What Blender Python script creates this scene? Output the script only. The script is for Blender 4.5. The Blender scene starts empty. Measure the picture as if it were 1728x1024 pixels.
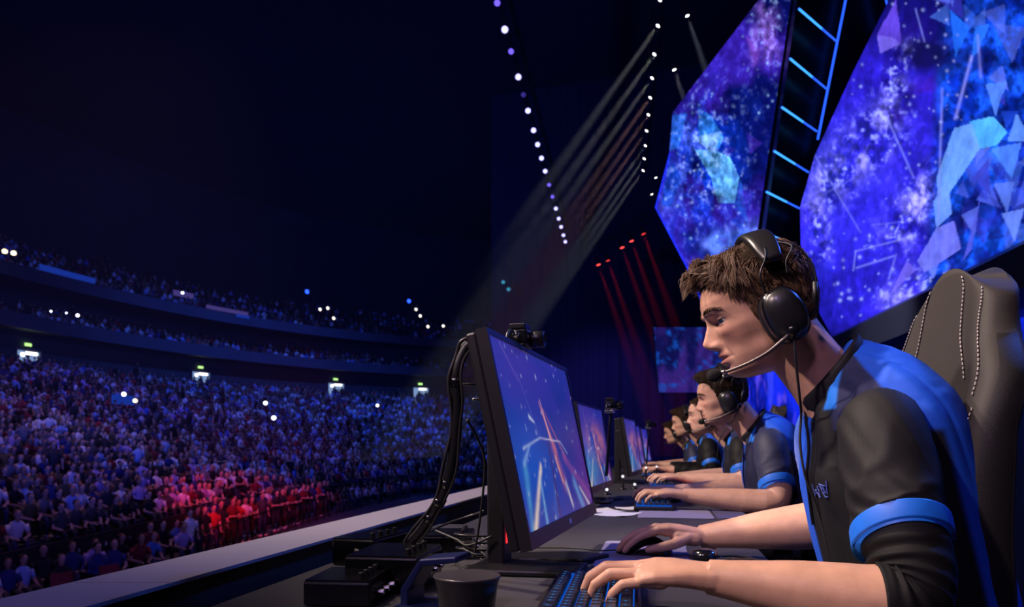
import bpy, bmesh, math, random
import numpy as np
from mathutils import Vector, Matrix, Euler

random.seed(7)
RNG = np.random.default_rng(11)
SC = bpy.context.scene
COL = SC.collection

# ------------------------------------------------------------------ camera
F = 1240.0                 # focal length in pixels of the 1728 px wide frame
CAMZ = 0.975               # lens height above the stage floor
cam_d = bpy.data.cameras.new('camera')
cam = bpy.data.objects.new('camera', cam_d)
COL.objects.link(cam)
SC.camera = cam
cam.location = (0, 0, CAMZ)
cam.rotation_euler = (math.radians(90), 0, 0)
cam_d.sensor_width = 36.0
cam_d.lens = 36.0 * F / 1728.0
cam_d.shift_y = 238.0 / 1728.0
cam_d.clip_start = 0.02
cam_d.clip_end = 400
cam_d.dof.use_dof = True
cam_d.dof.focus_distance = 1.2
cam_d.dof.aperture_fstop = 8.0

# ------------------------------------------------------------------ world, view
W = bpy.data.worlds.new('world'); SC.world = W
W.use_nodes = True
bg = W.node_tree.nodes['Background']
bg.inputs[0].default_value = (0.0035, 0.006, 0.030, 1)
bg.inputs[1].default_value = 0.55
SC.view_settings.view_transform = 'Standard'
SC.view_settings.look = 'None'
SC.view_settings.gamma = 1
SC.view_settings.use_curve_mapping = False
SC.view_settings.exposure = 0.0
SC.cycles.use_denoising = True
SC.cycles.max_bounces = 6
SC.cycles.diffuse_bounces = 2
SC.cycles.glossy_bounces = 3
SC.cycles.volume_bounces = 0
SC.cycles.sample_clamp_indirect = 4.0


def spot(name, loc, target, energy, color, size_deg, blend=0.4, radius=0.15):
    d = bpy.data.lights.new(name, 'SPOT')
    d.energy = energy; d.color = color
    d.spot_size = math.radians(size_deg); d.spot_blend = blend
    d.shadow_soft_size = radius
    o = bpy.data.objects.new(name, d)
    COL.objects.link(o)
    o.location = loc
    o.rotation_euler = (Vector(target) - Vector(loc)).to_track_quat('-Z', 'Y').to_euler()
    return o


# spots over the players: key, row and blue lights, plus added fills
spot('stage_spot_key', (-2.9, 2.8, 6.4), (0.52, 1.30, 0.95), 1850, (1.0, 0.79, 0.66), 16, 0.6, 0.12)
spot('added_fill_front', (-4.0, -1.4, 5.4), (0.52, 1.25, 1.0), 1300, (1.0, 0.74, 0.72), 14.5, 0.6, 0.14)  # added warm fill from camera left, weaker than the key
spot('stage_spot_row', (-4.6, 2.4, 5.4), (0.95, 3.9, 0.95), 2800, (1.0, 0.80, 0.70), 54, 0.6, 0.15)
spot('added_rim_blue', (5.2, 3.6, 5.4), (0.60, 1.3, 1.0), 820, (0.05, 0.16, 1.0), 44, 0.5, 0.25)  # added spot that strengthens the blue rim light of the screens
spot('stage_spot_blue_row', (6.0, 7.5, 5.6), (1.1, 4.2, 0.95), 900, (0.06, 0.16, 1.0), 50, 0.5, 0.25)
spot('added_fill_violet', (-2.0, -3.0, 5.0), (0.2, 1.4, 0.85), 240, (0.66, 0.40, 1.0), 44, 0.6, 0.25)  # soft violet fill added for the shaded near side of the face
spot('added_spot_ledge', (-1.6, -2.0, 5.5), (-0.25, 3.4, 0.76), 115, (0.95, 0.78, 1.0), 40, 0.6, 0.25)  # extra spot added to brighten the grey ledge
# house lights on the audience
spot('house_spot_blue_far', (-8, 60, 27), (-17, 66, 1.0), 24000, (0.05, 0.13, 1.0), 100, 0.8, 0.5)
spot('house_spot_violet', (-13, 44, 27), (-21, 41, 0.0), 9500, (0.27, 0.14, 1.0), 84, 0.9, 0.5)
spot('house_spot_warm', (-12, 21, 24), (-18, 24, -1.0), 4200, (1.0, 0.45, 0.50), 76, 0.9, 0.5)
spot('house_spot_front', (-4.5, 10, 17), (-16, 56, 2.0), 9500, (0.10, 0.16, 1.0), 66, 0.8, 0.5)
spot('house_spot_blue_near', (2, 2, 10), (-10, 15, -2.5), 3300, (0.24, 0.15, 1.0), 44, 0.7, 0.4)
spot('house_spot_red', (-4.0, 14, 7.0), (-9.3, 28, -1.9), 9500, (1.0, 0.02, 0.03), 30, 0.6, 0.3)
spot('house_spot_tiers', (-6, 8, 16), (-34, 54, 10.0), 5500, (0.10, 0.18, 1.0), 60, 0.8, 0.5)


spot('added_roof_wash', (-6, 2, 3.5), (-16, 42, 28), 32000, (0.05, 0.09, 1.0), 95, 0.9, 0.5)  # added uplight that lifts the black roof to navy, no lamp in view


# ------------------------------------------------------------------ helpers
def P(px, py, Y):
    """world point at depth Y for a reading of the photograph."""
    return Vector(((px - 864.0) / F * Y, Y, CAMZ + (750.0 - py) / F * Y))


def tag(o, label=None, cat=None, group=None, kind=None):
    if label: o['label'] = label
    if cat: o['category'] = cat
    if group: o['group'] = group
    if kind: o['kind'] = kind
    return o


def empty(name, loc=(0, 0, 0), rz=0.0, label=None, cat=None, group=None, kind=None):
    o = bpy.data.objects.new(name, None)
    COL.objects.link(o)
    o.location = loc
    o.rotation_euler = (0, 0, rz)
    o.empty_display_size = 0.05
    return tag(o, label, cat, group, kind)


class MB:
    def __init__(self):
        self.v = []; self.f = []

    def add(self, verts, faces):
        n = len(self.v)
        self.v.extend([tuple(float(c) for c in p) for p in verts])
        self.f.extend([tuple(int(i) + n for i in q) for q in faces])
        return self

    def box(self, c, s, rot=None, taper=1.0):
        hx, hy, hz = s[0] / 2, s[1] / 2, s[2] / 2
        pts = []
        for z in (-1, 1):
            k = taper if z > 0 else 1.0
            for x, y in ((-1, -1), (1, -1), (1, 1), (-1, 1)):
                p = Vector((x * hx * k, y * hy * k, z * hz))
                if rot is not None: p = rot @ p
                pts.append(p + Vector(c))
        return self.add(pts, [(3, 2, 1, 0), (4, 5, 6, 7), (0, 1, 5, 4), (1, 2, 6, 5), (2, 3, 7, 6), (3, 0, 4, 7)])

    def rings(self, rings, cap=True, closed=True):
        n = len(rings[0]); base = len(self.v)
        for r in rings: self.v.extend([tuple(float(c) for c in p) for p in r])
        for k in range(len(rings) - 1):
            for i in range(n if closed else n - 1):
                j = (i + 1) % n
                self.f.append((base + k * n + i, base + k * n + j, base + (k + 1) * n + j, base + (k + 1) * n + i))
        if cap and closed:
            for k, rev in ((0, True), (len(rings) - 1, False)):
                c = np.mean(np.array([list(p) for p in rings[k]]), axis=0)
                ci = len(self.v); self.v.append(tuple(c))
                for i in range(n):
                    j = (i + 1) % n
                    a, b = base + k * n + i, base + k * n + j
                    self.f.append((ci, b, a) if rev else (ci, a, b))
        return self

    def tube(self, pts, radii, seg=10, cap=True, flat=1.0, up=None):
        pts = [Vector(p) for p in pts]
        if not hasattr(radii, '__len__'): radii = [radii] * len(pts)
        rs = []; prev = None
        for i, p in enumerate(pts):
            t = (pts[min(i + 1, len(pts) - 1)] - pts[max(i - 1, 0)])
            if t.length < 1e-9: t = Vector((0, 0, 1))
            t.normalize()
            if prev is None:
                u = Vector(up) if up is not None else (Vector((0, 0, 1)) if abs(t.z) < 0.9 else Vector((1, 0, 0)))
            else:
                u = prev
            u = (u - t * u.dot(t))
            if u.length < 1e-6: u = t.orthogonal()
            u.normalize(); prev = u
            w = t.cross(u)
            r = radii[i]
            rs.append([p + (u * math.cos(2 * math.pi * k / seg) * flat + w * math.sin(2 * math.pi * k / seg)) * r for k in range(seg)])
        return self.rings(rs, cap)

    def capsule(self, a, b, ra, rb, seg=12, n=4):
        """tapered segment with round ends."""
        a, b = Vector(a), Vector(b)
        d = (b - a); L = d.length; d = d / max(L, 1e-9)
        pts = []; rad = []
        for k in range(n + 1):
            th = math.pi / 2 * (1 - k / n)
            pts.append(a - d * ra * math.sin(th)); rad.append(max(ra * math.cos(th), 1e-4))
        for k in range(n + 1):
            th = math.pi / 2 * k / n
            pts.append(b + d * rb * math.sin(th)); rad.append(max(rb * math.cos(th), 1e-4))
        return self.tube(pts, rad, seg)

    def ellipsoid(self, c, r, rot=None, seg=20, n=12):
        rs = []
        for k in range(1, n):
            th = math.pi * k / n
            ring = []
            for i in range(seg):
                ph = 2 * math.pi * i / seg
                p = Vector((r[0] * math.sin(th) * math.cos(ph), r[1] * math.sin(th) * math.sin(ph), -r[2] * math.cos(th)))
                if rot is not None: p = rot @ p
                ring.append(p + Vector(c))
            rs.append(ring)
        return self.rings(rs, True)

    def lathe(self, prof, c=(0, 0, 0), seg=32, axis=None):
        rs = []
        for r, z in prof:
            ring = []
            for i in range(seg):
                p = Vector((r * math.cos(2 * math.pi * i / seg), r * math.sin(2 * math.pi * i / seg), z))
                if axis is not None: p = axis @ p
                ring.append(p + Vector(c))
            rs.append(ring)
        return self.rings(rs, True)

    def prism(self, poly, axis, lo, hi):
        """poly: 2-D outline; axis: index along which it is extruded."""
        def p3(p, t):
            q = list(p); q.insert(axis, t); return q
        n = len(poly)
        v = [p3(p, lo) for p in poly] + [p3(p, hi) for p in poly]
        f = [tuple(range(n))[::-1], tuple(range(n, 2 * n))] + [(i, (i + 1) % n, n + (i + 1) % n, n + i) for i in range(n)]
        return self.add(v, f)

    def mesh(self, name, m=None, smooth=False):
        me = bpy.data.meshes.new(name)
        me.from_pydata(self.v, [], self.f)
        if m is not None: me.materials.append(m)
        if smooth: me.polygons.foreach_set('use_smooth', [True] * len(me.polygons))
        me.update()
        return me

    def build(self, name, m=None, parent=None, smooth=False, bevel=0.0, loc=None, rot=None, recalc=True):
        me = self.mesh(name, m, smooth)
        if recalc:
            bm = bmesh.new(); bm.from_mesh(me)
            bmesh.ops.recalc_face_normals(bm, faces=bm.faces)
            if bevel > 0:
                es = [e for e in bm.edges if len(e.link_faces) == 2 and e.calc_face_angle(0) > 0.5]
                bmesh.ops.bevel(bm, geom=es, offset=bevel, segments=2, affect='EDGES', profile=0.5)
            bm.to_mesh(me); bm.free()
        o = bpy.data.objects.new(name, me)
        COL.objects.link(o)
        if parent is not None: o.parent = parent
        if loc is not None: o.location = loc
        if rot is not None: o.rotation_euler = rot
        if smooth and bevel == 0 and recalc:
            pass
        return o


def obj(name, me, parent=None, loc=None, rot=None):
    o = bpy.data.objects.new(name, me)
    COL.objects.link(o)
    if parent is not None: o.parent = parent
    if loc is not None: o.location = loc
    if rot is not None: o.rotation_euler = rot
    return o


def copy_tree(o, parent=None):
    c = o.copy(); COL.objects.link(c); c.parent = parent
    for ch in list(o.children): copy_tree(ch, c)
    return c


def catmull(pts, n=8):
    pts = [Vector(p) for p in pts]
    q = [pts[0] * 2 - pts[1]] + pts + [pts[-1] * 2 - pts[-2]]
    out = []
    for i in range(1, len(q) - 2):
        for k in range(n):
            t = k / n
            out.append(0.5 * ((2 * q[i]) + (q[i + 1] - q[i - 1]) * t + (2 * q[i - 1] - 5 * q[i] + 4 * q[i + 1] - q[i + 2]) * t * t
                              + (3 * q[i] - q[i - 1] - 3 * q[i + 1] + q[i + 2]) * t ** 3))
    out.append(pts[-1])
    return out


def smooth_list(vals, m):
    xs = np.linspace(0, len(vals) - 1, m)
    return list(np.interp(xs, range(len(vals)), vals))


# ------------------------------------------------------------------ materials
def mat(name, color, rough=0.5, metal=0.0, var=0.0, vscale=20.0, bump=0.0, bscale=80.0, emit=None, es=0.0,
        spec=0.5, coat=0.0, sss=0.0, sheen=0.0):
    m = bpy.data.materials.new(name); m.use_nodes = True
    nt = m.node_tree; b = nt.nodes['Principled BSDF']
    b.inputs['Base Color'].default_value = (*color, 1)
    b.inputs['Roughness'].default_value = rough
    b.inputs['Metallic'].default_value = metal
    b.inputs['Specular IOR Level'].default_value = spec
    if coat: b.inputs['Coat Weight'].default_value = coat
    if sheen: b.inputs['Sheen Weight'].default_value = sheen
    if sss:
        b.inputs['Subsurface Weight'].default_value = sss
        b.inputs['Subsurface Radius'].default_value = (0.010, 0.004, 0.002)
        b.inputs['Subsurface Scale'].default_value = 0.6
    if emit:
        b.inputs['Emission Color'].default_value = (*emit, 1)
        b.inputs['Emission Strength'].default_value = es
    if var or bump:
        tc = nt.nodes.new('ShaderNodeTexCoord')
        if var:
            n = nt.nodes.new('ShaderNodeTexNoise'); n.inputs['Scale'].default_value = vscale
            n.inputs['Detail'].default_value = 4
            r = nt.nodes.new('ShaderNodeMix'); r.data_type = 'RGBA'
            r.inputs[6].default_value = (*[c * (1 - var) for c in color], 1)
            r.inputs[7].default_value = (*[min(1, c * (1 + var)) for c in color], 1)
            nt.links.new(tc.outputs['Object'], n.inputs['Vector'])
            nt.links.new(n.outputs['Fac'], r.inputs[0])
            nt.links.new(r.outputs[2], b.inputs['Base Color'])
        if bump:
            n2 = nt.nodes.new('ShaderNodeTexNoise'); n2.inputs['Scale'].default_value = bscale
            n2.inputs['Detail'].default_value = 3
            bp = nt.nodes.new('ShaderNodeBump'); bp.inputs['Strength'].default_value = bump
            bp.inputs['Distance'].default_value = 0.01
            nt.links.new(tc.outputs['Object'], n2.inputs['Vector'])
            nt.links.new(n2.outputs['Fac'], bp.inputs['Height'])
            nt.links.new(bp.outputs['Normal'], b.inputs['Normal'])
    return m


def emis(name, color, strength):
    m = bpy.data.materials.new(name); m.use_nodes = True
    nt = m.node_tree; nt.nodes.clear()
    e = nt.nodes.new('ShaderNodeEmission'); o = nt.nodes.new('ShaderNodeOutputMaterial')
    e.inputs[0].default_value = (*color, 1); e.inputs[1].default_value = strength
    nt.links.new(e.outputs[0], o.inputs[0])
    m.cycles.emission_sampling = 'NONE'
    return m


def attr_emis(name, strength, rough=0.25, grain=0.0, gscale=60.0):
    """a lit screen: shows the picture stored with the screen surface."""
    m = bpy.data.materials.new(name); m.use_nodes = True
    nt = m.node_tree; b = nt.nodes['Principled BSDF']
    a = nt.nodes.new('ShaderNodeAttribute'); a.attribute_name = 'Col'
    b.inputs['Base Color'].default_value = (0.01, 0.01, 0.012, 1)
    b.inputs['Roughness'].default_value = rough
    b.inputs['Emission Strength'].default_value = strength
    src = a.outputs['Color']
    if grain:
        tc = nt.nodes.new('ShaderNodeTexCoord')
        n = nt.nodes.new('ShaderNodeTexNoise'); n.inputs['Scale'].default_value = gscale
        n.inputs['Detail'].default_value = 10; n.inputs['Roughness'].default_value = 0.68
        mr = nt.nodes.new('ShaderNodeMapRange')
        mr.inputs['From Min'].default_value = 0.36; mr.inputs['From Max'].default_value = 0.64; mr.clamp = False
        mr.inputs['To Min'].default_value = 1 - grain; mr.inputs['To Max'].default_value = 1 + grain
        mx = nt.nodes.new('ShaderNodeVectorMath'); mx.operation = 'SCALE'
        nt.links.new(tc.outputs['Object'], n.inputs['Vector'])
        nt.links.new(n.outputs['Fac'], mr.inputs['Value'])
        nt.links.new(src, mx.inputs[0]); nt.links.new(mr.outputs['Result'], mx.inputs['Scale'])
        src = mx.outputs[0]
    nt.links.new(src, b.inputs['Emission Color'])
    m.cycles.emission_sampling = 'NONE'
    return m


def attr_mat(name, rough=0.7, spec=0.3, sss=0.0, bump=0.0, bscale=400.0, attr='Col'):
    m = bpy.data.materials.new(name); m.use_nodes = True
    nt = m.node_tree; b = nt.nodes['Principled BSDF']
    a = nt.nodes.new('ShaderNodeAttribute'); a.attribute_name = attr
    nt.links.new(a.outputs['Color'], b.inputs['Base Color'])
    b.inputs['Roughness'].default_value = rough
    b.inputs['Specular IOR Level'].default_value = spec
    if sss:
        b.inputs['Subsurface Weight'].default_value = sss
        b.inputs['Subsurface Radius'].default_value = (0.010, 0.0045, 0.0025)
        b.inputs['Subsurface Scale'].default_value = 0.5
    if bump:
        tc = nt.nodes.new('ShaderNodeTexCoord')
        n2 = nt.nodes.new('ShaderNodeTexNoise'); n2.inputs['Scale'].default_value = bscale
        n2.inputs['Detail'].default_value = 3
        bp = nt.nodes.new('ShaderNodeBump'); bp.inputs['Strength'].default_value = bump
        bp.inputs['Distance'].default_value = 0.004
        nt.links.new(tc.outputs['Object'], n2.inputs['Vector'])
        nt.links.new(n2.outputs['Fac'], bp.inputs['Height'])
        nt.links.new(bp.outputs['Normal'], b.inputs['Normal'])
    return m


def set_col(me, cols, name='Col'):
    a = me.color_attributes.new(name, 'FLOAT_COLOR', 'POINT')
    c = np.ones((len(me.vertices), 4), dtype=np.float32)
    c[:, :3] = cols
    a.data.foreach_set('color', c.ravel())


M = {}
M['black_plastic'] = mat('black_plastic', (0.006, 0.006, 0.008), 0.36, var=0.2, vscale=40)
M['black_gloss'] = mat('black_gloss', (0.006, 0.006, 0.008), 0.18, coat=0.3)
M['black_rubber'] = mat('black_rubber', (0.010, 0.010, 0.011), 0.6, bump=0.05, bscale=300)
M['dark_metal'] = mat('dark_metal', (0.03, 0.03, 0.034), 0.35, 0.8, var=0.2)
M['bright_metal'] = mat('bright_metal', (0.55, 0.53, 0.52), 0.25, 1.0)
M['desk'] = mat('desk_laminate', (0.030, 0.028, 0.034), 0.55, var=0.25, vscale=8, bump=0.03, bscale=500)
M['ledge'] = mat('ledge_paint', (0.27, 0.24, 0.275), 0.5, var=0.08, vscale=3, bump=0.02, bscale=200)
M['barrier'] = mat('barrier_black', (0.010, 0.010, 0.013), 0.6, var=0.2, vscale=4)
M['stage'] = mat('stage_floor', (0.015, 0.015, 0.018), 0.35, var=0.2, vscale=2)
M['concrete'] = mat('dark_concrete', (0.035, 0.035, 0.042), 0.85, var=0.3, vscale=0.6)
M['fascia'] = mat('balcony_fascia', (0.05, 0.055, 0.075), 0.55, var=0.3, vscale=0.5)
M['roof'] = mat('roof_black', (0.020, 0.022, 0.030), 0.9, var=0.3, vscale=0.2)
M['truss'] = mat('truss_black', (0.012, 0.012, 0.014), 0.5, 0.5, var=0.2)
M['stage_black'] = mat('stage_set_black', (0.012, 0.013, 0.020), 0.32, var=0.2, vscale=0.6)


def fbm(x, y, octv=5, seed=0, gain=0.5):
    x, y = np.broadcast_arrays(np.asarray(x, float), np.asarray(y, float))
    r = np.random.default_rng(seed)
    g = r.random((256, 256)); out = np.zeros_like(x); amp = 1.0; tot = 0
    for o in range(octv):
        xs = x * 2 ** o + 17.3 * o; ys = y * 2 ** o + 5.1 * o
        xi = np.floor(xs).astype(int); yi = np.floor(ys).astype(int)
        fx = xs - xi; fy = ys - yi
        fx = fx * fx * (3 - 2 * fx); fy = fy * fy * (3 - 2 * fy)
        a = g[xi % 256, yi % 256]; b = g[(xi + 1) % 256, yi % 256]
        c = g[xi % 256, (yi + 1) % 256]; d = g[(xi + 1) % 256, (yi + 1) % 256]
        out += amp * ((a * (1 - fx) + b * fx) * (1 - fy) + (c * (1 - fx) + d * fx) * fy)
        tot += amp; amp *= gain
    return out / tot


def sstep(a, b, x):
    t = np.clip((x - a) / (b - a), 0, 1)
    return t * t * (3 - 2 * t)


def in_poly(x, y, poly):
    inside = np.zeros(x.shape, bool)
    n = len(poly); j = n - 1
    for i in range(n):
        xi, yi = poly[i]; xj, yj = poly[j]
        c = ((yi > y) != (yj > y)) & (x < (xj - xi) * (y - yi) / (yj - yi + 1e-12) + xi)
        inside ^= c; j = i
    return inside


def seg_dist(x, y, a, b):
    ax, ay = a; bx, by = b
    dx, dy = bx - ax, by - ay
    t = np.clip(((x - ax) * dx + (y - ay) * dy) / (dx * dx + dy * dy), 0, 1)
    return np.hypot(x - ax - t * dx, y - ay - t * dy), t


def mixc(a, b, t):
    return a * (1 - t[..., None]) + np.array(b) * t[..., None]

# ================================================================== the setting
PHI = math.atan(0.2)                     # the row of desks runs along (0.2, 1)
RZ = -PHI
ZF = -2.575                              # arena floor (stage is 2.6 m high)

# stage floor: its front edge runs under the barrier
def bar_x(Y): return -0.905 + 0.207 * Y          # outer line of the barrier

mb = MB()
ys = [-4, 34]
mb.add([(bar_x(-4), -4, 0), (9, -4, 0), (9, 34, 0), (bar_x(34), 34, 0),
        (bar_x(-4), -4, -0.3), (9, -4, -0.3), (9, 34, -0.3), (bar_x(34), 34, -0.3)],
       [(0, 1, 2, 3), (4, 7, 6, 5), (0, 4, 5, 1), (1, 5, 6, 2), (2, 6, 7, 3), (3, 7, 4, 0)])
tag(mb.build('floor', M['stage']), 'dark glossy stage floor under the desks', None, kind='structure')
mb = MB()
mb.add([(bar_x(-4) + .05, -4, ZF), (bar_x(34) + .05, 34, ZF), (bar_x(34) + .05, 34, -0.3), (bar_x(-4) + .05, -4, -0.3),
        (bar_x(-4) + .15, -4, ZF), (bar_x(34) + .15, 34, ZF), (bar_x(34) + .15, 34, -0.3), (bar_x(-4) + .15, -4, -0.3)],
       [(0, 1, 2, 3), (4, 7, 6, 5), (0, 4, 5, 1), (3, 2, 6, 7)])
tag(mb.build('wall_stage_front', M['barrier']), 'black front of the raised stage', None, kind='structure')

# barrier along the stage edge: black panel wall with a broad painted ledge
bar = empty('stage_barrier', (0, 0, 0), 0, 'long black stage barrier topped by a wide grey ledge', 'barrier')
LZ = CAMZ - 0.21
y0, y1 = -1.5, 16.0
def strip(xo, xi, z0, z1, ya, yb):
    m_ = MB()
    m_.add([(bar_x(ya) + xo, ya, z0), (bar_x(ya) + xi, ya, z0), (bar_x(yb) + xi, yb, z0), (bar_x(yb) + xo, yb, z0),
            (bar_x(ya) + xo, ya, z1), (bar_x(ya) + xi, ya, z1), (bar_x(yb) + xi, yb, z1), (bar_x(yb) + xo, yb, z1)],
           [(0, 3, 2, 1), (4, 5, 6, 7), (0, 1, 5, 4), (1, 2, 6, 5), (2, 3, 7, 6), (3, 0, 4, 7)])
    return m_
cuts = [-1.5, 1.12, 3.5, 6.0, 8.5, 11.0, 13.5, 16.0]
for a, b in zip(cuts[:-1], cuts[1:]):
    strip(0.0, 0.155, LZ - 0.006, LZ, a + 0.0012, b - 0.0012).build('ledge_board', M['ledge'], bar)
    strip(0.02, 0.115, 0.002, LZ - 0.006, a + 0.0012, b - 0.0012).build('barrier_panel', M['barrier'], bar)

mb = MB()
mb.add([(-75, -8, ZF), (bar_x(-8) + .1, -8, ZF), (bar_x(34) + .1, 34, ZF), (30, 34, ZF), (30, 110, ZF), (-75, 110, ZF)], [(0, 1, 2, 3, 4, 5)])
tag(mb.build('floor_arena', M['concrete']), 'dark arena floor below the stage', None, kind='structure')

# ---- bowl: the front line of the stand and rows set off outwards from it
FP = catmull([(-9.5, 4, 0), (-9.5, 12, 0), (-9.5, 20, 0), (-9.7, 29, 0), (-9.2, 39, 0), (-7.2, 49, 0), (-2.6, 58, 0), (4.5, 63.5, 0), (14, 66, 0)], 10)
FP = np.array([(p.x, p.y) for p in FP])
TN = np.gradient(FP, axis=0); TN /= np.linalg.norm(TN, axis=1)[:, None]
NN = np.stack([-TN[:, 1], TN[:, 0]], axis=1)         # outwards (to the left, then back)

def bowl_line(off):
    return FP + NN * off

ROW_D = 0.85; ROW_H = 0.283; NROW = 29
def row_floor(j):
    """height of the floor that row j stands on (0 and 1 stand on the arena floor)."""
    return ZF if j < 2 else CAMZ - 2.72 + (j - 2) * ROW_H

def stepped(name, rows, m, label):
    """rows: list of (offset_front, offset_back, z)."""
    prof = []
    for (a, b, z) in rows: prof += [(a, z), (b, z)]
    lines = [np.column_stack([bowl_line(o), np.full(len(FP), z)]) for o, z in prof]
    n = len(FP); v = np.concatenate(lines); f = []
    for k in range(len(lines) - 1):
        for i in range(n - 1):
            f.append((k * n + i, (k + 1) * n + i, (k + 1) * n + i + 1, k * n + i + 1))
    m_ = MB(); m_.add(v, f)
    return tag(m_.build(name, m), label, None, kind='structure')

rows = [(1.55, 1.55, ZF)] + [(1.55 + (j - 2) * ROW_D, 1.55 + (j - 1) * ROW_D, row_floor(j)) for j in range(2, NROW)]
top_off = rows[-1][1]; top_z = rows[-1][2]
stepped('stand_lower', rows + [(top_off, top_off + 1.5, top_z)], M['concrete'], 'dark stepped lower stand under the crowd')
WOFF = top_off + 1.5

def band(name, o0, z0, o1, z1, m, label, thick=0.25):
    return stepped(name, [(o0, o0, z0), (o0, o0, z1), (o1, o1, z1)], m, label)

# concourse wall behind the lower stand, then two balconies with seats and the wall above
Z2 = CAMZ + 8.0; Z3 = CAMZ + 11.6
stepped('wall_concourse', [(WOFF + 1.2, WOFF + 1.2, top_z), (WOFF + 1.2, WOFF + 1.2, Z2)], M['concrete'], 'dark concourse wall behind the lower stand')
stepped('trim_1', [(WOFF + 1.2, WOFF + 1.2, Z2), (WOFF - 0.4, WOFF - 0.4, Z2 - 0.05), (WOFF - 0.4, WOFF - 0.4, Z2 + 0.95), (WOFF - 0.1, WOFF - 0.1, Z2 + 0.95)], M['fascia'], 'curved front of the middle balcony')
T2 = [(WOFF - 0.1 + k * 0.9, WOFF - 0.1 + (k + 1) * 0.9, Z2 + 0.1 + 0.36 * k) for k in range(5)]
stepped('stand_middle', [(WOFF - 0.1, WOFF - 0.1, Z2 + 0.95)] + T2 + [(T2[-1][1], T2[-1][1], Z3 + .2)], M['concrete'], 'dark middle balcony seating steps')
stepped('trim_2', [(WOFF + 4.0, WOFF + 4.0, Z3), (WOFF + 0.6, WOFF + 0.6, Z3 - 0.05), (WOFF + 0.6, WOFF + 0.6, Z3 + 0.9), (WOFF + 0.9, WOFF + 0.9, Z3 + 0.9)], M['fascia'], 'curved front of the upper balcony')
T3 = [(WOFF + 0.9 + k * 0.9, WOFF + 0.9 + (k + 1) * 0.9, Z3 + 0.1 + 0.46 * k) for k in range(9)]
stepped('stand_upper', [(WOFF + 0.9, WOFF + 0.9, Z3 + 0.9)] + T3, M['concrete'], 'dark upper balcony seating steps')
stepped('wall_left', [(T3[-1][1], T3[-1][1], T3[-1][2]), (T3[-1][1], T3[-1][1], 30.0)], M['roof'], 'dark upper wall of the arena')

# front rail wall of the raised part of the lower stand
stepped('trim_3', [(1.5, 1.5, ZF), (1.5, 1.5, CAMZ - 2.35), (1.58, 1.58, CAMZ - 2.35)], M['barrier'], 'low black wall at the foot of the lower stand')

# roof and the dark end wall beside the stage
mb = MB(); mb.box((-15, 45, 28.2), (140, 150, 0.4))
tag(mb.build('ceiling', M['roof']), 'black arena roof high above the seats', None, kind='structure')
M['drape'] = mat('drape_navy', (0.016, 0.016, 0.034), 0.9, var=0.2, vscale=0.4)
mb = MB(); n = 90; fr = []; bk = []
for i in range(n + 1):
    x = -1.6 + 26 * i / n; w = 0.25 * math.sin(i * 1.9)
    fr.append((x, 57 + w - 0.32 * (x + 1.6), ZF)); bk.append((x, 57 + w - 0.32 * (x + 1.6), 28.0))
mb.add(fr + bk, [(i, i + 1, n + 2 + i, n + 1 + i) for i in range(n)])
tag(mb.build('wall_back', M['drape'], smooth=True), 'black pleated drape beside the stage', None, kind='structure')
spot('added_drape_wash', (3, 41, 9), (7, 54, 3), 6000, (0.12, 0.10, 1.0), 60, 0.9, 0.5)  # unseen blue spot added for a navy glow on the drape

# ================================================================== the stage screens
def wall_y(px, off=0.0):
    """depth at which the right stage wall stands in the direction of column px."""
    k = (px - 864.0) / F
    return (5.5 - 0.141 * 7.9 + off) / (k - 0.141)

def screen(name, left, right, y_top, y_bot, depth, paint, m, label, nx, ny, group='stage screens', grow=1.0):
    """a lit wall panel: rows of points on the panel plane, with its picture in 'Col'; a slim dark case behind it."""
    Y = np.concatenate([np.linspace(y_top, y_bot, ny)])
    lx = np.interp(Y, [p[1] for p in left], [p[0] for p in left])
    rx = np.interp(Y, [p[1] for p in right], [p[0] for p in right])
    T = np.linspace(0, 1, nx)
    gx = lx[:, None] + (rx - lx)[:, None] * T[None, :]
    gy = np.repeat(Y[:, None], nx, 1)
    D = depth(gx)
    X3 = (gx - 864) / F * D; Z3_ = CAMZ + (750 - gy) / F * D
    v = np.stack([X3, D, Z3_], -1).reshape(-1, 3)
    idx = np.arange(nx * ny).reshape(ny, nx)
    f = np.stack([idx[:-1, :-1], idx[1:, :-1], idx[1:, 1:], idx[:-1, 1:]], -1).reshape(-1, 4)
    me = bpy.data.meshes.new('screen_face'); me.from_pydata(v.tolist(), [], f.tolist()); me.materials.append(m); me.update()
    set_col(me, paint(gx, gy).reshape(-1, 3))
    root = empty(name, tuple(v[idx[-1, nx // 2]]), 0, label, 'screen', group)
    o = obj('screen_face', me, root); o.matrix_parent_inverse = root.matrix_world.inverted()
    o.location = (-root.location[0], -root.location[1], -root.location[2])
    # case: the outline pushed back from the lit face
    ring = list(idx[0, :]) + list(idx[:, -1]) + list(idx[-1, ::-1]) + list(idx[::-1, 0])
    seen = []; [seen.append(i) for i in ring if i not in seen]
    nrm = Vector((v[idx[0, -1]] - v[idx[0, 0]]).tolist()).cross(Vector((0, 0, 1))).normalized()
    mid_ = v.mean(axis=0)
    if nrm.x * mid_[0] + nrm.y * mid_[1] < 0: nrm = -nrm
    a = [Vector(v[i].tolist()) + nrm * 0.02 for i in seen]; b = [Vector(v[i].tolist()) + nrm * 0.22 for i in seen]
    m_ = MB(); m_.rings([a, b], cap=False)
    n_ = len(seen); m_.f.append(tuple(range(n_, 2 * n_)))
    c = m_.build('screen_case', M['stage_black'], root)
    c.location = (-root.location[0], -root.location[1], -root.location[2])
    return root

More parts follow.
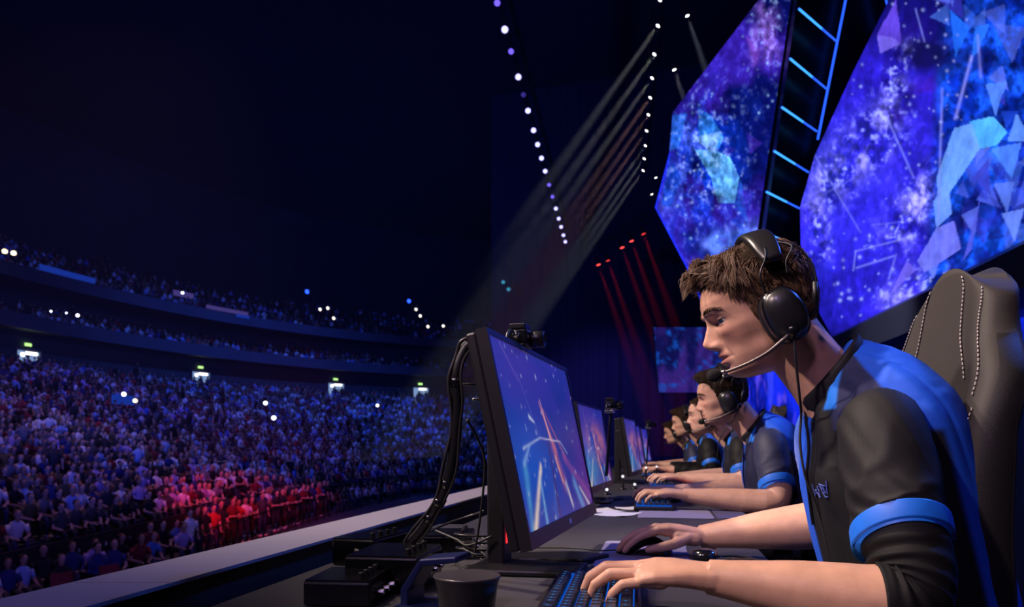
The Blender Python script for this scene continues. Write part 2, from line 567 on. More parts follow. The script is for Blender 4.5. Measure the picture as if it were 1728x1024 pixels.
def stars(x, y, seed, n, box, r0=1.2, r1=3.5):
    r = np.random.default_rng(seed); s = np.zeros_like(x)
    for _ in range(n):
        cx, cy = r.uniform(box[0], box[2]), r.uniform(box[1], box[3]); rr = r.uniform(r0, r1)
        s += np.exp(-((x - cx) ** 2 + (y - cy) ** 2) / (rr * rr)) * r.uniform(0.3, 1)
    return np.clip(s, 0, 1)

def facets(c, x, y, seed, n, box, size, cols, amt=0.7):
    r = np.random.default_rng(seed)
    for _ in range(n):
        cx, cy = r.uniform(box[0], box[2]), r.uniform(box[1], box[3]); s = r.uniform(size * .5, size * 1.3); th = r.uniform(0, 6.28)
        tri = [(cx + s * math.cos(th + k * 2.1 + r.uniform(-.4, .4)), cy + s * 1.25 * math.sin(th + k * 2.1 + r.uniform(-.4, .4))) for k in range(3)]
        m_ = in_poly(x, y, tri)
        col = np.array(cols[r.integers(len(cols))]) * r.uniform(0.6, 1.25)
        g = amt * r.uniform(0.4, 1) * (0.65 + 0.35 * sstep(cy - s, cy + s, y))
        c[m_] = c[m_] * (1 - g[m_])[:, None] + col * g[m_][:, None]
    return c

def paint_big(x, y):
    n1 = fbm(x / 90, y / 120, 5, 1); n2 = fbm(x / 26, y / 34, 5, 2); n3 = fbm(x / 60 + y / 200, y / 50, 5, 3)
    c = np.zeros(x.shape + (3,)) + np.array((0.004, 0.004, 0.12))
    c = mixc(c, (0.036, 0.014, 0.60), sstep(0.30, 0.62, n1) * sstep(-60, 200, y) * 0.95)
    c = mixc(c, (0.07, 0.010, 0.32), sstep(0.5, 0.75, n3) * np.exp(-((x - 1535) / 50) ** 2 - ((y - 160) / 90) ** 2) * 1.0)
    # violet wash, strongest low down and near the middle
    c = mixc(c, (0.036, 0.020, 0.66), 0.8 * np.exp(-((x - 1470) / 120) ** 2 - ((y - 400) / 170) ** 2))
    # pale nebula streaks
    neb = np.zeros_like(x); n4 = fbm(x / 8, y / 10, 5, 6, .6); n5 = fbm(x / 150 + 7, y / 130, 4, 9)
    for (a, b, w, k) in (((1515, 150), (1470, 235), 18, .55), ((1490, 215), (1405, 300), 30, .8), ((1500, 215), (1440, 290), 14, .6), ((1420, 270), (1375, 350), 18, .55), ((1560, 320), (1520, 390), 24, .75),
                         ((1600, 330), (1545, 345), 14, .5), ((1530, 80), (1500, 150), 12, .5), ((1390, 420), (1375, 340), 12, .35), ((1570, 470), (1500, 500), 18, .45)):
        d, t = seg_dist(x, y, a, b)
        g = np.exp(-(d / w) ** 2) * k * sstep(0.36, 0.66, n2)
        neb = np.maximum(neb, np.exp(-(d / (w * 1.3)) ** 2))
        c = mixc(c, (0.26, 0.20, 0.92), np.clip(g * 1.35, 0, 1))
    zone = sstep(-14, 14, x - np.interp(y, [-250, 0, 150, 380, 470], [1600, 1592, 1585, 1568, 1560]))
    blue = np.zeros_like(c) + np.array((0.002, 0.022, 0.34))
    blue = mixc(blue, (0.010, 0.10, 0.80), sstep(0.38, 0.68, n2))
    blue = mixc(blue, (0.002, 0.004, 0.08), sstep(0.52, 0.7, n3) * 0.8)
    c = c * (1 - zone[..., None]) + blue * zone[..., None]
    amp = 0.25 + 0.75 * np.maximum(neb, zone * .7)
    lum = (0.50 + 0.9 * n2) * (1 + amp * (1.5 * sstep(.28, .72, n4) - .70)) * (0.66 + .72 * sstep(.3, .65, n5))
    c = c * lum[..., None]
    c = mixc(c, (.60, .58, 1.0), np.clip((n4 - .60) * 7, 0, 1) * .75 * neb)
    c = facets(c, x, y, 5, 150, (1590, -200, 2100, 470), 26, [(0.02, 0.09, 0.75), (0.10, 0.22, 0.85), (0.004, 0.02, 0.25), (0.18, 0.24, 0.85), (0.06, 0.05, 0.55)])
    c = facets(c, x, y, 8, 46, (1560, 240, 1740, 460), 20, [(0.10, 0.14, 0.75), (0.02, 0.03, 0.40), (0.20, 0.26, 0.90), (0.01, 0.01, 0.16)], 0.8)
    polys = [([(1602, 15), (1637, 47), (1612, 98)], (0.02, 0.17, 0.85)), ([(1645, 45), (1670, 40), (1650, 90), (1640, 95)], (0.03, 0.20, 0.85)),
             ([(1663, 142), (1699, 137), (1680, 196)], (0.13, 0.30, 0.92)), ([(1636, 205), (1676, 196), (1700, 223), (1682, 245), (1655, 251), (1640, 230)], (0.12, 0.55, 1.0)),
             ([(1610, 216), (1640, 208), (1654, 250), (1620, 300), (1585, 350), (1580, 300)], (0.22, 0.45, 0.98)), ([(1700, 238), (1716, 190), (1740, 238)], (0.17, 0.36, 0.95)),
             ([(1672, 251), (1724, 240), (1708, 302)], (0.10, 0.26, 0.90)), ([(1676, 310), (1712, 306), (1700, 360)], (0.16, 0.26, 0.90)),
             ([(1690, 360), (1728, 352), (1712, 408)], (0.20, 0.30, 0.92)), ([(1575, 340), (1600, 300), (1606, 360), (1580, 385)], (0.20, 0.36, 0.95)),
             ([(1580, 385), (1610, 372), (1622, 420), (1560, 460), (1548, 440)], (0.24, 0.22, 0.88)), ([(1640, 300), (1668, 268), (1672, 330)], (0.05, 0.05, 0.45)),
             ([(1480, 58), (1512, 0), (1522, 72), (1485, 90)], (0.17, 0.07, 0.66)), ([(1485, 90), (1480, 60), (1505, 62), (1520, 74)], (0.26, 0.16, 0.80)),
             ([(1655, 330), (1640, 420), (1625, 440)], (0.12, 0.12, 0.70)), ([(1546, 455), (1500, 500), (1530, 440)], (0.22, 0.14, 0.80))]
    for poly, col in polys:
        m_ = in_poly(x, y, poly); k = 0.55 + 0.45 * n2[m_]
        c[m_] = c[m_] * 0.18 + np.array(col) * (0.82 * 1.15 * k)[:, None]
    # dark debris patch and thin bright lines
    d = np.exp(-((x - 1560) / 42) ** 2 - ((y - 92) / 26) ** 2)
    c = mixc(c, (0.003, 0.003, 0.05), np.clip(d * 1.5, 0, 0.92) * sstep(0.3, 0.55, n2))
    for a, b, w, k in (((1375, 262), (1452, 392), 1.3, .35), ((1500, 205), (1542, 300), 1.6, .5), ((1443, 424), (1545, 398), 1.4, .45), ((1445, 452), (1508, 432), 1.6, .5), ((1350, 350), (1440, 300), 1.0, .25),
                       ((1444, 424), (1440, 456), 1.4, .5), ((1590, 150), (1583, 380), 2.0, .5), ((1500, 470), (1512, 430), 1.6, .4), ((1640, 95), (1612, 200), 2.5, .6), ((1650, 60), (1655, 130), 2.5, .4), ((1545, 15), (1560, 70), 1.4, .4), ((1470, 380), (1540, 372), 1.0, .3)):
        d, _ = seg_dist(x, y, a, b)
        c = mixc(c, (0.36, 0.34, 0.95), np.exp(-(d / w) ** 2) * k)
    s = stars(x, y, 21, 60, (1345, 0, 1600, 570), 0.9, 2.6) + stars(x, y, 22, 40, (1400, 380, 1560, 560), 1.2, 3.2) + stars(x, y, 23, 36, (1500, 30, 1640, 260), 0.9, 2.4)
    c = mixc(c, (0.55, 0.55, 1.0), np.clip(s, 0, 1) * 0.8)
    return np.clip(c * np.array((.72, .86, 1.12)), 0, 1.7)

def paint_left(x, y):
    n1 = fbm(x / 70, y / 90, 5, 31); n2 = fbm(x / 22, y / 30, 5, 32)
    c = np.zeros(x.shape + (3,)) + np.array((0.002, 0.004, 0.11))
    c = mixc(c, (0.035, 0.012, 0.40), sstep(0.42, 0.66, n1) * 0.9)
    c = mixc(c, (0.002, 0.035, 0.60), np.clip(np.exp(-((x - 1180) / 55) ** 2 - ((y - 280) / 110) ** 2) * 1.2, 0, 1) * sstep(0.25, 0.6, n2))
    for a, b, w, k in (((1290, 10), (1300, 90), 16, .7), ((1272, 55), (1270, 105), 8, .5), ((1145, 200), (1180, 260), 14, .5), ((1125, 340), (1160, 300), 16, .4), ((1200, 410), (1270, 390), 16, .7), ((1160, 345), (1150, 280), 9, .45)):
        d, _ = seg_dist(x, y, a, b)
        c = mixc(c, (0.12, 0.20, 0.95) if y.mean() and a[1] > 150 else (0.24, 0.12, 0.62), np.exp(-(d / w) ** 2) * k * sstep(0.32, 0.66, n2))
    polys = [([(1178, 180), (1200, 196), (1222, 232), (1212, 252), (1180, 240)], (0.03, 0.22, 0.85)), ([(1172, 252), (1208, 254), (1232, 265), (1248, 300), (1240, 342), (1212, 342), (1200, 300)], (0.12, 0.45, 0.98)),
             ([(1170, 232), (1216, 222), (1205, 262)], (0.20, 0.40, 0.95)), ([(1135, 195), (1160, 190), (1145, 250), (1130, 255)], (0.02, 0.14, 0.75)), ([(1258, 60), (1285, 85), (1275, 112)], (0.17, 0.05, 0.55)),
             ([(1130, 260), (1150, 300), (1132, 350), (1115, 345)], (0.004, 0.06, 0.6)), ([(1195, 400), (1262, 385), (1270, 405), (1200, 440)], (0.07, 0.16, 0.80)), ([(1240, 345), (1262, 380), (1250, 300)], (0.02, 0.10, 0.66))]
    for poly, col in polys:
        m_ = in_poly(x, y, poly); k = 0.35 + 0.95 * n2[m_]
        c[m_] = c[m_] * 0.25 + np.array(col) * (0.75 * k)[:, None]
    c = facets(c, x, y, 55, 30, (1110, 170, 1290, 460), 20, [(0.004, 0.04, 0.55), (0.05, 0.02, 0.40), (0.002, 0.01, 0.16)], 0.6)
    s = stars(x, y, 41, 70, (1105, 0, 1330, 460), 0.9, 2.4)
    c = mixc(c, (0.30, 0.55, 1.0), s * 0.75)
    n4 = fbm(x / 7, y / 9, 5, 36, .6)
    neb = np.exp(-((x - 1190) / 60) ** 2 - ((y - 270) / 110) ** 2) + np.exp(-((x - 1300) / 30) ** 2 - ((y - 50) / 60) ** 2)
    lum = (0.5 + 0.9 * n2) * (1 + (.3 + .6 * np.clip(neb, 0, 1)) * (1.5 * sstep(.28, .72, n4) - .7))
    c = mixc(c * lum[..., None], (.40, .60, 1.0), np.clip((n4 - .60) * 7, 0, 1) * .6 * np.clip(neb, 0, 1))
    for a, b in (((1129, 260), (1105, 350)), ((1105, 350), (1160, 455)), ((1160, 455), (1205, 560))):
        d, _ = seg_dist(x, y, a, b); c = mixc(c, (0.01, 0.03, 1.0), np.exp(-(d / 3.0) ** 2) * .9)
    return np.clip(c, 0, 1.6)

M['led'] = attr_emis('led_wall_picture', 1.25, 0.4, 0.25, 3.0)
screen('led_screen', [(1620, -250), (1500, 0), (1440, 120), (1375, 262), (1350, 350), (1352, 440), (1378, 520), (1405, 570)],
       [(2100, -250), (2100, 215), (1405.5, 570)], -250, 570, lambda x: wall_y(x), paint_big, M['led'],
       'huge angular stage screen with violet galaxy and pale crystal facets', 300, 420)
screen('led_screen', [(1352, -110), (1280, 0), (1135, 190), (1129, 260), (1105, 350), (1160, 455), (1205, 560)],
       [(1356, -110), (1335, 0), (1275, 410), (1254, 560)], -110, 560, lambda x: 21.5 - 0.010 * (x - 1105), paint_left, M['led'],
       'narrow blue shard shaped stage screen left of the glowing rungs', 130, 360)

def paint_dim(x, y):
    n1 = fbm(x / 16, y / 40, 4, 61); n2 = fbm(x / 10, y / 10, 4, 62)
    c = np.zeros(x.shape + (3,)) + np.array((0.004, 0.004, 0.055))
    c = mixc(c, (0.030, 0.012, 0.14), sstep(0.4, 0.7, n1)); c = mixc(c, (0.004, 0.05, 0.32), sstep(0.55, 0.8, n2))
    return c
screen('side_screen', [(1103, 556), (1112, 664)], [(1232, 540), (1232, 650)], 552, 662, lambda x: 27.0 + 0 * x, paint_dim, M['led'],
       'dim blue side screen seen behind the far players', 40, 34)

# lower wall of screens behind the players and the fascia under the big screen
def wall_pt(Y, z, off=0.0): return (5.5 + 0.141 * (Y - 7.9) + off, Y, z)
def paint_low(Yc, Zc):
    n1 = fbm(Yc * 0.5, Zc * 0.7, 5, 71); n2 = fbm(Yc * 1.6, Zc * 2.2, 5, 72)
    c = np.zeros(Yc.shape + (3,)) + np.array((0.001, 0.004, 0.16))
    far = np.maximum(sstep(14, 19, Yc), sstep(10.6, 8.6, Yc) * .7)
    c = mixc(c * (0.12 + 0.88 * far)[..., None], (0.004, 0.018, 0.70), (0.03 + 0.97 * far) * sstep(0.30, 0.58, n1))
    c = mixc(c, (0.10, 0.06, 0.75), sstep(0.58, 0.75, n2) * far * 0.7)
    return c
ny_, nz_ = 180, 40
YY, ZZ = np.meshgrid(np.linspace(3.5, 26.5, ny_), np.linspace(0.02, CAMZ + 1.5, nz_))
ZZ = np.where(YY > 17.7, ZZ * (CAMZ + 3.3) / (CAMZ + 1.5), ZZ)
v = np.stack([5.5 + 0.141 * (YY - 7.9) + 0.35, YY, ZZ], -1).reshape(-1, 3)
idx = np.arange(ny_ * nz_).reshape(nz_, ny_)
f = np.stack([idx[:-1, :-1], idx[1:, :-1], idx[1:, 1:], idx[:-1, 1:]], -1).reshape(-1, 4)
me = bpy.data.meshes.new('screen_face'); me.from_pydata(v.tolist(), [], f.tolist()); me.materials.append(M['led']); me.update()
set_col(me, paint_low(YY, ZZ).reshape(-1, 3))
low = empty('backdrop_screen', (0, 0, 0), 0, 'long low blue screen wall behind the players chairs', 'screen', 'stage screens')
obj('screen_face', me, low)
MB().add([wall_pt(3.5, 0.0, 0.37), wall_pt(26.5, 0.0, 0.37), wall_pt(26.5, CAMZ + 1.5, 0.37), wall_pt(3.5, CAMZ + 1.5, 0.37),
          wall_pt(3.5, 0.0, 0.6), wall_pt(26.5, 0.0, 0.6), wall_pt(26.5, CAMZ + 1.5, 0.6), wall_pt(3.5, CAMZ + 1.5, 0.6)],
         [(0, 1, 2, 3), (4, 7, 6, 5), (0, 4, 5, 1), (1, 5, 6, 2), (2, 6, 7, 3), (3, 7, 4, 0)]).build('screen_case', M['stage_black'], low)
fa = MB()
sec = [(-0.05, 2.17), (-0.22, 2.05), (-0.22, 1.60), (0.05, 1.48), (0.5, 1.48), (0.5, 2.17)]
fa.rings([[wall_pt(Y, CAMZ + z, o) for o, z in sec] for Y in (3.5, 8, 12, 17.6)])
M['fascia_gloss'] = mat('fascia_gloss', (0.03, 0.03, 0.045), 0.42, var=0.2, vscale=0.5)
tag(fa.build('stage_fascia', M['fascia_gloss']), 'glossy black beam under the huge stage screen', 'beam')
spot('fascia_lamp', (2.6, 10.5, 4.2), wall_pt(11.4, CAMZ + 1.85, -0.2), 600, (0.75, 0.75, 1.0), 46, 0.8, 0.1)

# glowing rungs between the two big screens
tower = empty('light_ladder', tuple(P(1330, 700, 18.5)), 0, 'dark stage tower with a slanting row of glowing blue rungs', 'light tower')
M['rung'] = emis('rung_glow', (0.02, 0.10, 1.0), 1.6)
M['rung_hot'] = emis('rung_hot', (0.04, 0.30, 1.0), 2.0)
tl = Vector(tower.location)
for (a, b) in (((1347, 14), (1412, 70)), ((1332, 98), (1395, 150)), ((1318, 180), (1379, 222)), ((1305, 254), (1365, 291)), ((1292, 323), (1350, 352)), ((1281, 389), (1338, 412)), ((1270, 452), (1326, 470))):
    A, B = P(*a, 18.4) - tl, P(*b, 18.4) - tl
    r_ = MB().tube([A, B], 0.022, 8).build('light_tube', M['rung'], tower, smooth=True)
    MB().tube([A.lerp(B, 0.02), A.lerp(B, 0.62)], [0.027, 0.023], 8).build('tube_core', M['rung_hot'], r_, smooth=True)
MB().tube([P(1440, -70, 18.4) - tl, P(1427, 0, 18.4) - tl, P(1380, 235, 18.4) - tl], 0.03, 8).build('edge_tube', M['rung'], tower, smooth=True)
MB().tube([P(1470, -110, 18.4) - tl, P(1500, 20, 18.4) - tl], 0.025, 8).build('edge_tube', M['rung'], tower, smooth=True)
pn = MB()
quad = [P(1360, -110, 18.8), P(1640, -110, 18.8), P(1372, 600, 18.8), P(1262, 600, 18.8)]
quad = [q - tl for q in quad]
pn.add([tuple(q) for q in quad] + [tuple(q + Vector((0, 0.3, 0))) for q in quad], [(0, 1, 2, 3), (7, 6, 5, 4), (0, 4, 5, 1), (1, 5, 6, 2), (2, 6, 7, 3), (3, 7, 4, 0)])
pn.build('tower_panel', M['stage_black'], tower)

# ================================================================== lamps on the rig
LZ_T = CAMZ + 12.4
def truss(name, A, B, label, w=0.35):
    A, B = Vector(A), Vector(B)
    root = empty(name, tuple(A), 0, label, 'truss')
    d = B - A; L = d.length; d.normalize(); s = d.cross(Vector((0, 0, 1))).normalized() * w / 2; u = Vector((0, 0, w / 2))
    for k in (s + u, s - u, -s + u, -s - u):
        MB().tube([k, k + d * L], 0.03, 6).build('chord', M['truss'], root)
    n_ = int(L / 0.7); br = MB()
    for i in range(n_):
        p, q = d * (L * i / n_), d * (L * (i + 1) / n_)
        for a, b in ((s + u, s - u), (-s + u, -s - u), (s + u, -s + u)):
            br.tube([p + a, q + b], 0.014, 4)
    tag(br.build('bracing', M['truss'], root), kind='stuff')
    return root

_lamp_parts = {}
def lamp(loc, aim, r, key, color, strength, label, group):
    root = empty('stage_lamp', loc, 0, label, 'lamp', group)
    root.rotation_euler = Vector(aim).to_track_quat('-Z', 'Y').to_euler()
    if key not in _lamp_parts:
        h = MB().lathe([(r * .55, .32), (r * .95, .26), (r * 1.1, .08), (r * 1.12, 0.0), (r * 1.02, 0.0), (r * 1.0, 0.02)], seg=14).mesh('housing', M['truss'], True)
        l_ = MB().lathe([(0.001, -.005), (r * .7, 0.0), (r, 0.012), (r * .9, 0.03)], seg=14).mesh('lens', emis('lens_' + key, color, strength), True)
        y_ = MB().box((r * 1.3, 0, .22), (.02, .05, .36)).box((-r * 1.3, 0, .22), (.02, .05, .36)).box((0, 0, .40), (r * 2.7, .05, .03)).mesh('yoke', M['truss'])
        _lamp_parts[key] = (h, l_, y_)
    for nm, me_ in zip(('housing', 'lens', 'yoke'), _lamp_parts[key]): obj(nm, me_, root)
    return root

ordw = ['first', 'second', 'third', 'fourth', 'fifth', 'sixth', 'seventh', 'eighth', 'ninth', 'tenth', 'eleventh', 'twelfth', 'thirteenth', 'fourteenth', 'fifteenth', 'sixteenth', 'seventeenth', 'eighteenth', 'nineteenth', 'twentieth']
ly = [5, 50, 87, 130, 160, 187, 220, 244, 267, 289, 312, 332, 352, 369, 383, 397, 408]
A, B = P(839, 5, 20.64), P(954, 408, 44.96)
truss('roof_truss', A + (A - B) * .12 + Vector((0, 0, .75)), B + Vector((0, 0, .75)), 'long dark roof truss carrying the bluish row of lamps')
for i, y in enumerate(ly):
    Y = 12.4 * F / (750 - y); t = (Y - 20.64) / (44.96 - 20.64)
    p = A.lerp(B, t); dim = i in (0, 2, 4, 10, 11)
    lamp(tuple(p), (-.05, -1, -.75), 0.10 if not dim else 0.085, ('violet_faint' if i == 4 else 'violet_dim') if dim else 'violet', (0.16, 0.10, 1.0) if dim else (0.42, 0.40, 1.0), 0.25 if i == 4 else 1.6 if dim else 2.6,
         'bluish truss lamp, %s from the top of the left lamp row' % ordw[i], 'left row of truss lamps')
BR = [(1113, 0), (1110, 44), (1104, 92), (1100, 132), (1097, 165), (1094, 194), (1091, 221), (1089, 246), (1087, 268), (1085, 288)]
pts = [P(x, y, 12.4 * F / (750 - y)) for x, y in BR]
truss('roof_truss', pts[0] + (pts[0] - pts[-1]) * .15 + Vector((0, 0, .7)), pts[-1] + (pts[-1] - pts[0]) * .1 + Vector((0, 0, .7)), 'shorter dark roof truss carrying the white lamps with beams')
for i, p in enumerate(pts):
    aim = Vector((-0.56, -0.10, -0.82))
    lamp(tuple(p), aim, 0.062, 'white', (1.0, 0.93, 0.90), 6.0, 'white beam lamp, %s from the top of the right lamp row' % ordw[i], 'right row of truss lamps')
    col = (1.0, 0.55, 0.55) if 4 <= i <= 6 else (0.85, 0.85, 1.0)
    spot('beam_lamp', tuple(p + aim * 0.05), tuple(p + aim * 5), 120000, col, 4.6, 1.0, 0.06)
for (x, y, Y, nm) in ((1160, 27, 22.6, 'single white lamp hanging highest, left of the narrow screen'), (1138, 118, 23.5, 'single white lamp beside the tip of the narrow screen'),
                      (1107, 300, 33, 'small white lamp just right of the lamp row end'), (1100, 328, 34, 'lowest small white lamp beside the narrow screen')):
    p = P(x, y, Y); aim = Vector((0.28, -.1, -0.95))
    lamp(tuple(p), aim, 0.062, 'white', (1, 1, 1), 6.0, nm, 'lamps beside the narrow screen')
    MB().tube([p + Vector((0, 0, .4)), Vector((p.x, p.y, 28.1))], 0.012, 5).build('hang_wire', M['truss'], tag(empty('lamp_wire', (0, 0, 0)), 'thin black wire above the ' + nm[:40].strip().rsplit(' ', 1)[0], 'wire'))
    if Y < 25: spot('beam_lamp', tuple(p + aim * 0.05), tuple(p + aim * 5), 45000, (0.6, 0.7, 1.0), 7.0, 0.8, 0.06)
for i, (x, y) in enumerate([(1010, 447), (1026, 440), (1050, 418), (1066, 407), (1086, 395)]):
    p = P(x, y, 34.5 - i * .5)
    lamp(tuple(p), (0.3, -.2, -1), 0.10, 'red' if i in (0, 2, 3) else 'red_dim', (1.0, 0.06, 0.05), 3.0 if i in (0, 2, 3) else 1.0, 'small red lamp, %s from the left in the red lamp row' % ordw[i], 'red truss lamps')
    spot('beam_lamp', tuple(p + Vector((.3, -.2, -1)) * .05), tuple(p + Vector((.3, -.2, -1)) * 5), 50000, (1.0, 0.03, 0.06), 7.0, 0.8, 0.06)
A, B = P(1004, 447, 34.6) + Vector((0, 0, .7)), P(1092, 392, 32.3) + Vector((0, 0, .7))
truss('roof_truss', A, B, 'short dark truss carrying the red lamps')
# blue beam lamps and small white lamps over the upper balcony
for i, (x, y, Y, c) in enumerate([(518, 492, 56, 'blue'), (690, 508, 62, 'blue'), (540, 522, 60, 'w'), (553, 520, 60, 'w'), (563, 537, 60, 'w'), (702, 522, 66, 'w'), (709, 533, 66, 'w'), (722, 551, 66, 'w'), (748, 550, 68, 'w'), (849, 476, 50, 'c'), (858, 488, 50, 'c')]):
    d = {'blue': ('blue', (0.02, 0.08, 1.0), 3.0), 'w': ('white_far', (1, .92, .85), 2.2), 'c': ('cyan', (0.05, 0.35, 0.6), 0.7)}[c]
    p = P(x, y, Y)
    lamp(tuple(p), (-.3, -1, -.4), 0.13 if c != 'blue' else 0.17, d[0], d[1], d[2],
         {'blue': 'blue lamp over the upper balcony, ', 'w': 'small white lamp over the far upper balcony, ', 'c': 'faint teal lamp in the dark above the near monitor, '}[c] + {'blue': ['left', 'right'][i % 2] + ' one', 'w': ordw[i - 2] + ' from the left', 'c': ['upper', 'lower'][(i - 9) % 2] + ' one'}[c], 'balcony lamps')

# thin haze in the air under the lamps (only the beams show it)
def haze(name, lo, hi, dens, label):
    m = bpy.data.materials.new(name); m.use_nodes = True
    nt = m.node_tree; nt.nodes.clear()
    s = nt.nodes.new('ShaderNodeVolumeScatter'); o = nt.nodes.new('ShaderNodeOutputMaterial')
    s.inputs['Color'].default_value = (1, 1, 1, 1); s.inputs['Density'].default_value = dens; s.inputs['Anisotropy'].default_value = 0.2
    nt.links.new(s.outputs[0], o.inputs['Volume'])
    c = [(a + b) / 2 for a, b in zip(lo, hi)]; sz = [b - a for a, b in zip(lo, hi)]
    b_ = MB().box((0, 0, 0), sz)
    ob = b_.build('haze', m, loc=c)
    return tag(ob, label, 'haze', kind='stuff')
HAZE = True
if HAZE:
    haze('haze_white', (-28.0, 21, CAMZ - 0.5), (7.5, 35.0, CAMZ + 13.0), 0.0016, 'thin haze that shows the lamp beams')

# ================================================================== the audience
M['crowd'] = attr_mat('spectator_cloth_and_skin', 0.75, 0.25)
SKIN_C = [(0.42, 0.25, 0.18), (0.48, 0.30, 0.22), (0.33, 0.19, 0.13), (0.20, 0.11, 0.07)]
HAIR_C = [(0.012, 0.010, 0.009), (0.03, 0.018, 0.010), (0.06, 0.035, 0.018), (0.10, 0.07, 0.04)]
SHIRTS = [('black', (0.012, 0.012, 0.014)), ('black', (0.018, 0.018, 0.022)), ('dark grey', (0.05, 0.05, 0.055)), ('grey', (0.16, 0.16, 0.17)), ('white', (0.62, 0.62, 0.64)),
          ('dark blue', (0.02, 0.03, 0.13)), ('blue', (0.05, 0.12, 0.42)), ('maroon', (0.14, 0.012, 0.02)), ('red', (0.40, 0.03, 0.03)), ('light blue', (0.25, 0.36, 0.62)),
          ('black', (0.014, 0.014, 0.016)), ('olive', (0.09, 0.08, 0.04)), ('pale purple', (0.34, 0.26, 0.50)), ('dark grey', (0.035, 0.035, 0.04))]
PANTS = [(0.015, 0.017, 0.03), (0.02, 0.03, 0.07), (0.05, 0.045, 0.04), (0.012, 0.012, 0.013)]


def spectator(detail, seated, shirt, skin, hair, pants, pose, rng):
    """one body as a single mesh; faces +x; origin on the floor between the feet. Returns verts, faces, colours."""
    m = MB(); cols = []
    def paint(c):
        cols.extend([c] * (len(m.v) - len(cols)))
    sg = 10 if detail > 1 else (6 if detail == 1 else 5)
    hz = 0.45 if seated else 0.88
    lean = {'upright': 0.0, 'lean': 0.16, 'back': -0.05, 'arms': 0.05}.get(pose, 0.0)
    bx = -0.12 if seated else 0.0
    def ring(cx, cz, ry, rx):
        return [(cx + rx * math.cos(2 * math.pi * i / sg), ry * math.sin(2 * math.pi * i / sg), cz) for i in range(sg)]
    # legs
    for s in (-1, 1):
        if detail == 0:
            if seated: m.tube([(bx, s * .1, hz + .06), (bx + .40, s * .12, hz + .05), (bx + .42, s * .12, 0.02)], [.085, .065, .05], 4)
            else: m.tube([(0, s * .09, hz), (0, s * .11, 0.02)], [.09, .06], 4)
        elif seated:
            m.tube([(bx, s * .1, hz + .06), (bx + .40, s * .13, hz + .06), (bx + .44, s * .13, hz - .02), (bx + .42, s * .13, 0.10)], [.09, .07, .062, .045], sg)
        else:
            m.tube([(0, s * .09, hz), (.02, s * .11, .46), (-.01, s * .12, 0.08)], [.092, .065, .045], sg)
    paint(pants)
    if detail >= 1:
        for s in (-1, 1):
            fx = bx + .46 if seated else 0.05
            m.box((fx, s * .125, 0.045), (.26, .09, .09), taper=0.8)
        paint((0.06, 0.06, 0.065) if rng.random() < .6 else (0.4, 0.4, 0.42))
    # torso
    T = [(0.0, 0.00, .155, .105), (0.02, .18, .15, .105), (0.03, .34, .175, .115), (0.03, .45, .185, .10), (0.02, .52, .13, .075), (0.02, .56, .06, .055)]
    if detail == 0: T = [T[0], T[2], T[3], T[5]]
    rs = [ring(bx + x + lean * z / .56, hz + z, ry, rx) for x, z, ry, rx in T]
    m.rings(rs); paint(shirt)
    shx, shz = bx + .03 + lean * .85, hz + .45
    # arms
    for s in (-1, 1):
        if pose == 'arms' and not seated:
            e = (shx + .02, s * .26, shz - .26); w = (shx + .24, s * .06, shz - .24)
        elif seated:
            e = (shx + .06, s * .24, shz - .27); w = (shx + .28, s * (.07 if pose != 'upright' else .13), shz - .33)
        else:
            e = (shx - .01, s * .25, shz - .29); w = (shx + .06, s * .24, shz - .53)
        a = (shx, s * .18, shz)
        if detail >= 1:
            mid = tuple(a[i] * .35 + e[i] * .65 for i in range(3))
            m.tube([a, mid], [.062, .055], sg); paint(shirt)
            m.tube([mid, e, w], [.043, .042, .03], sg); paint(skin if pose != 'back' else shirt)
            m.ellipsoid((w[0] + .045, w[1], w[2] - .01), (.06, .032, .025), seg=sg, n=4); paint(skin)
        else:
            m.tube([a, e, w], [.058, .045, .035], 4); paint(skin if rng.random() < .6 else shirt)
    # neck, head, hair
    hx = bx + .045 + lean * 1.12; hh = hz + .70
    if detail >= 1:
        m.tube([(hx - .02, 0, hz + .52), (hx - .005, 0, hh - .05)], [.052, .048], sg); paint(skin)
    n0 = len(m.v)
    if detail > 1:
        prof = [(-.115, .02, .035), (-.10, .045, .05), (-.07, .06, .062), (-.03, .07, .078), (.01, .075, .088), (.05, .074, .088), (.085, .06, .072), (.108, .03, .038)]
        rs = []
        for z, ry, rx in prof:
            r = []
            for i in range(12):
                th = 2 * math.pi * i / 12; c, s_ = math.cos(th), math.sin(th)
                x = hx + rx * c + (.018 if i == 0 and z in (-.03,) else 0) - (.006 if i in (1, 11) and z == .01 else 0) + (.012 if z < -.08 else 0)
                r.append((x, ry * s_, hh + z))
            rs.append(r)
        m.rings(rs); paint(skin)
        for s in (-1, 1):
            m.ellipsoid((hx - .005, s * .078, hh - .01), (.018, .008, .03), seg=6, n=4)
        paint(skin)
        for s in (-1, 1):
            m.ellipsoid((hx + .076, s * .03, hh + .012), (.008, .013, .006), seg=6, n=3)
        m.ellipsoid((hx + .070, 0, hh - .068), (.008, .022, .005), seg=6, n=3); paint(tuple(c * .25 for c in skin))
    else:
        m.ellipsoid((hx, 0, hh), (.085, .072, .108), seg=sg, n=6 if detail else 4); paint(skin)
    m.ellipsoid((hx - .018, 0, hh + .048), (.094, .086, .082), seg=sg, n=6 if detail else 4); paint(hair)
    return np.array(m.v), m.f, np.array(cols)


def tri_mesh(name, v, f, c, smooth=True):
    me = bpy.data.meshes.new(name); me.from_pydata(v.tolist(), [], f)
    me.materials.append(M['crowd'])
    if smooth: me.polygons.foreach_set('use_smooth', [True] * len(me.polygons))
    me.update(); set_col(me, c)
    return me


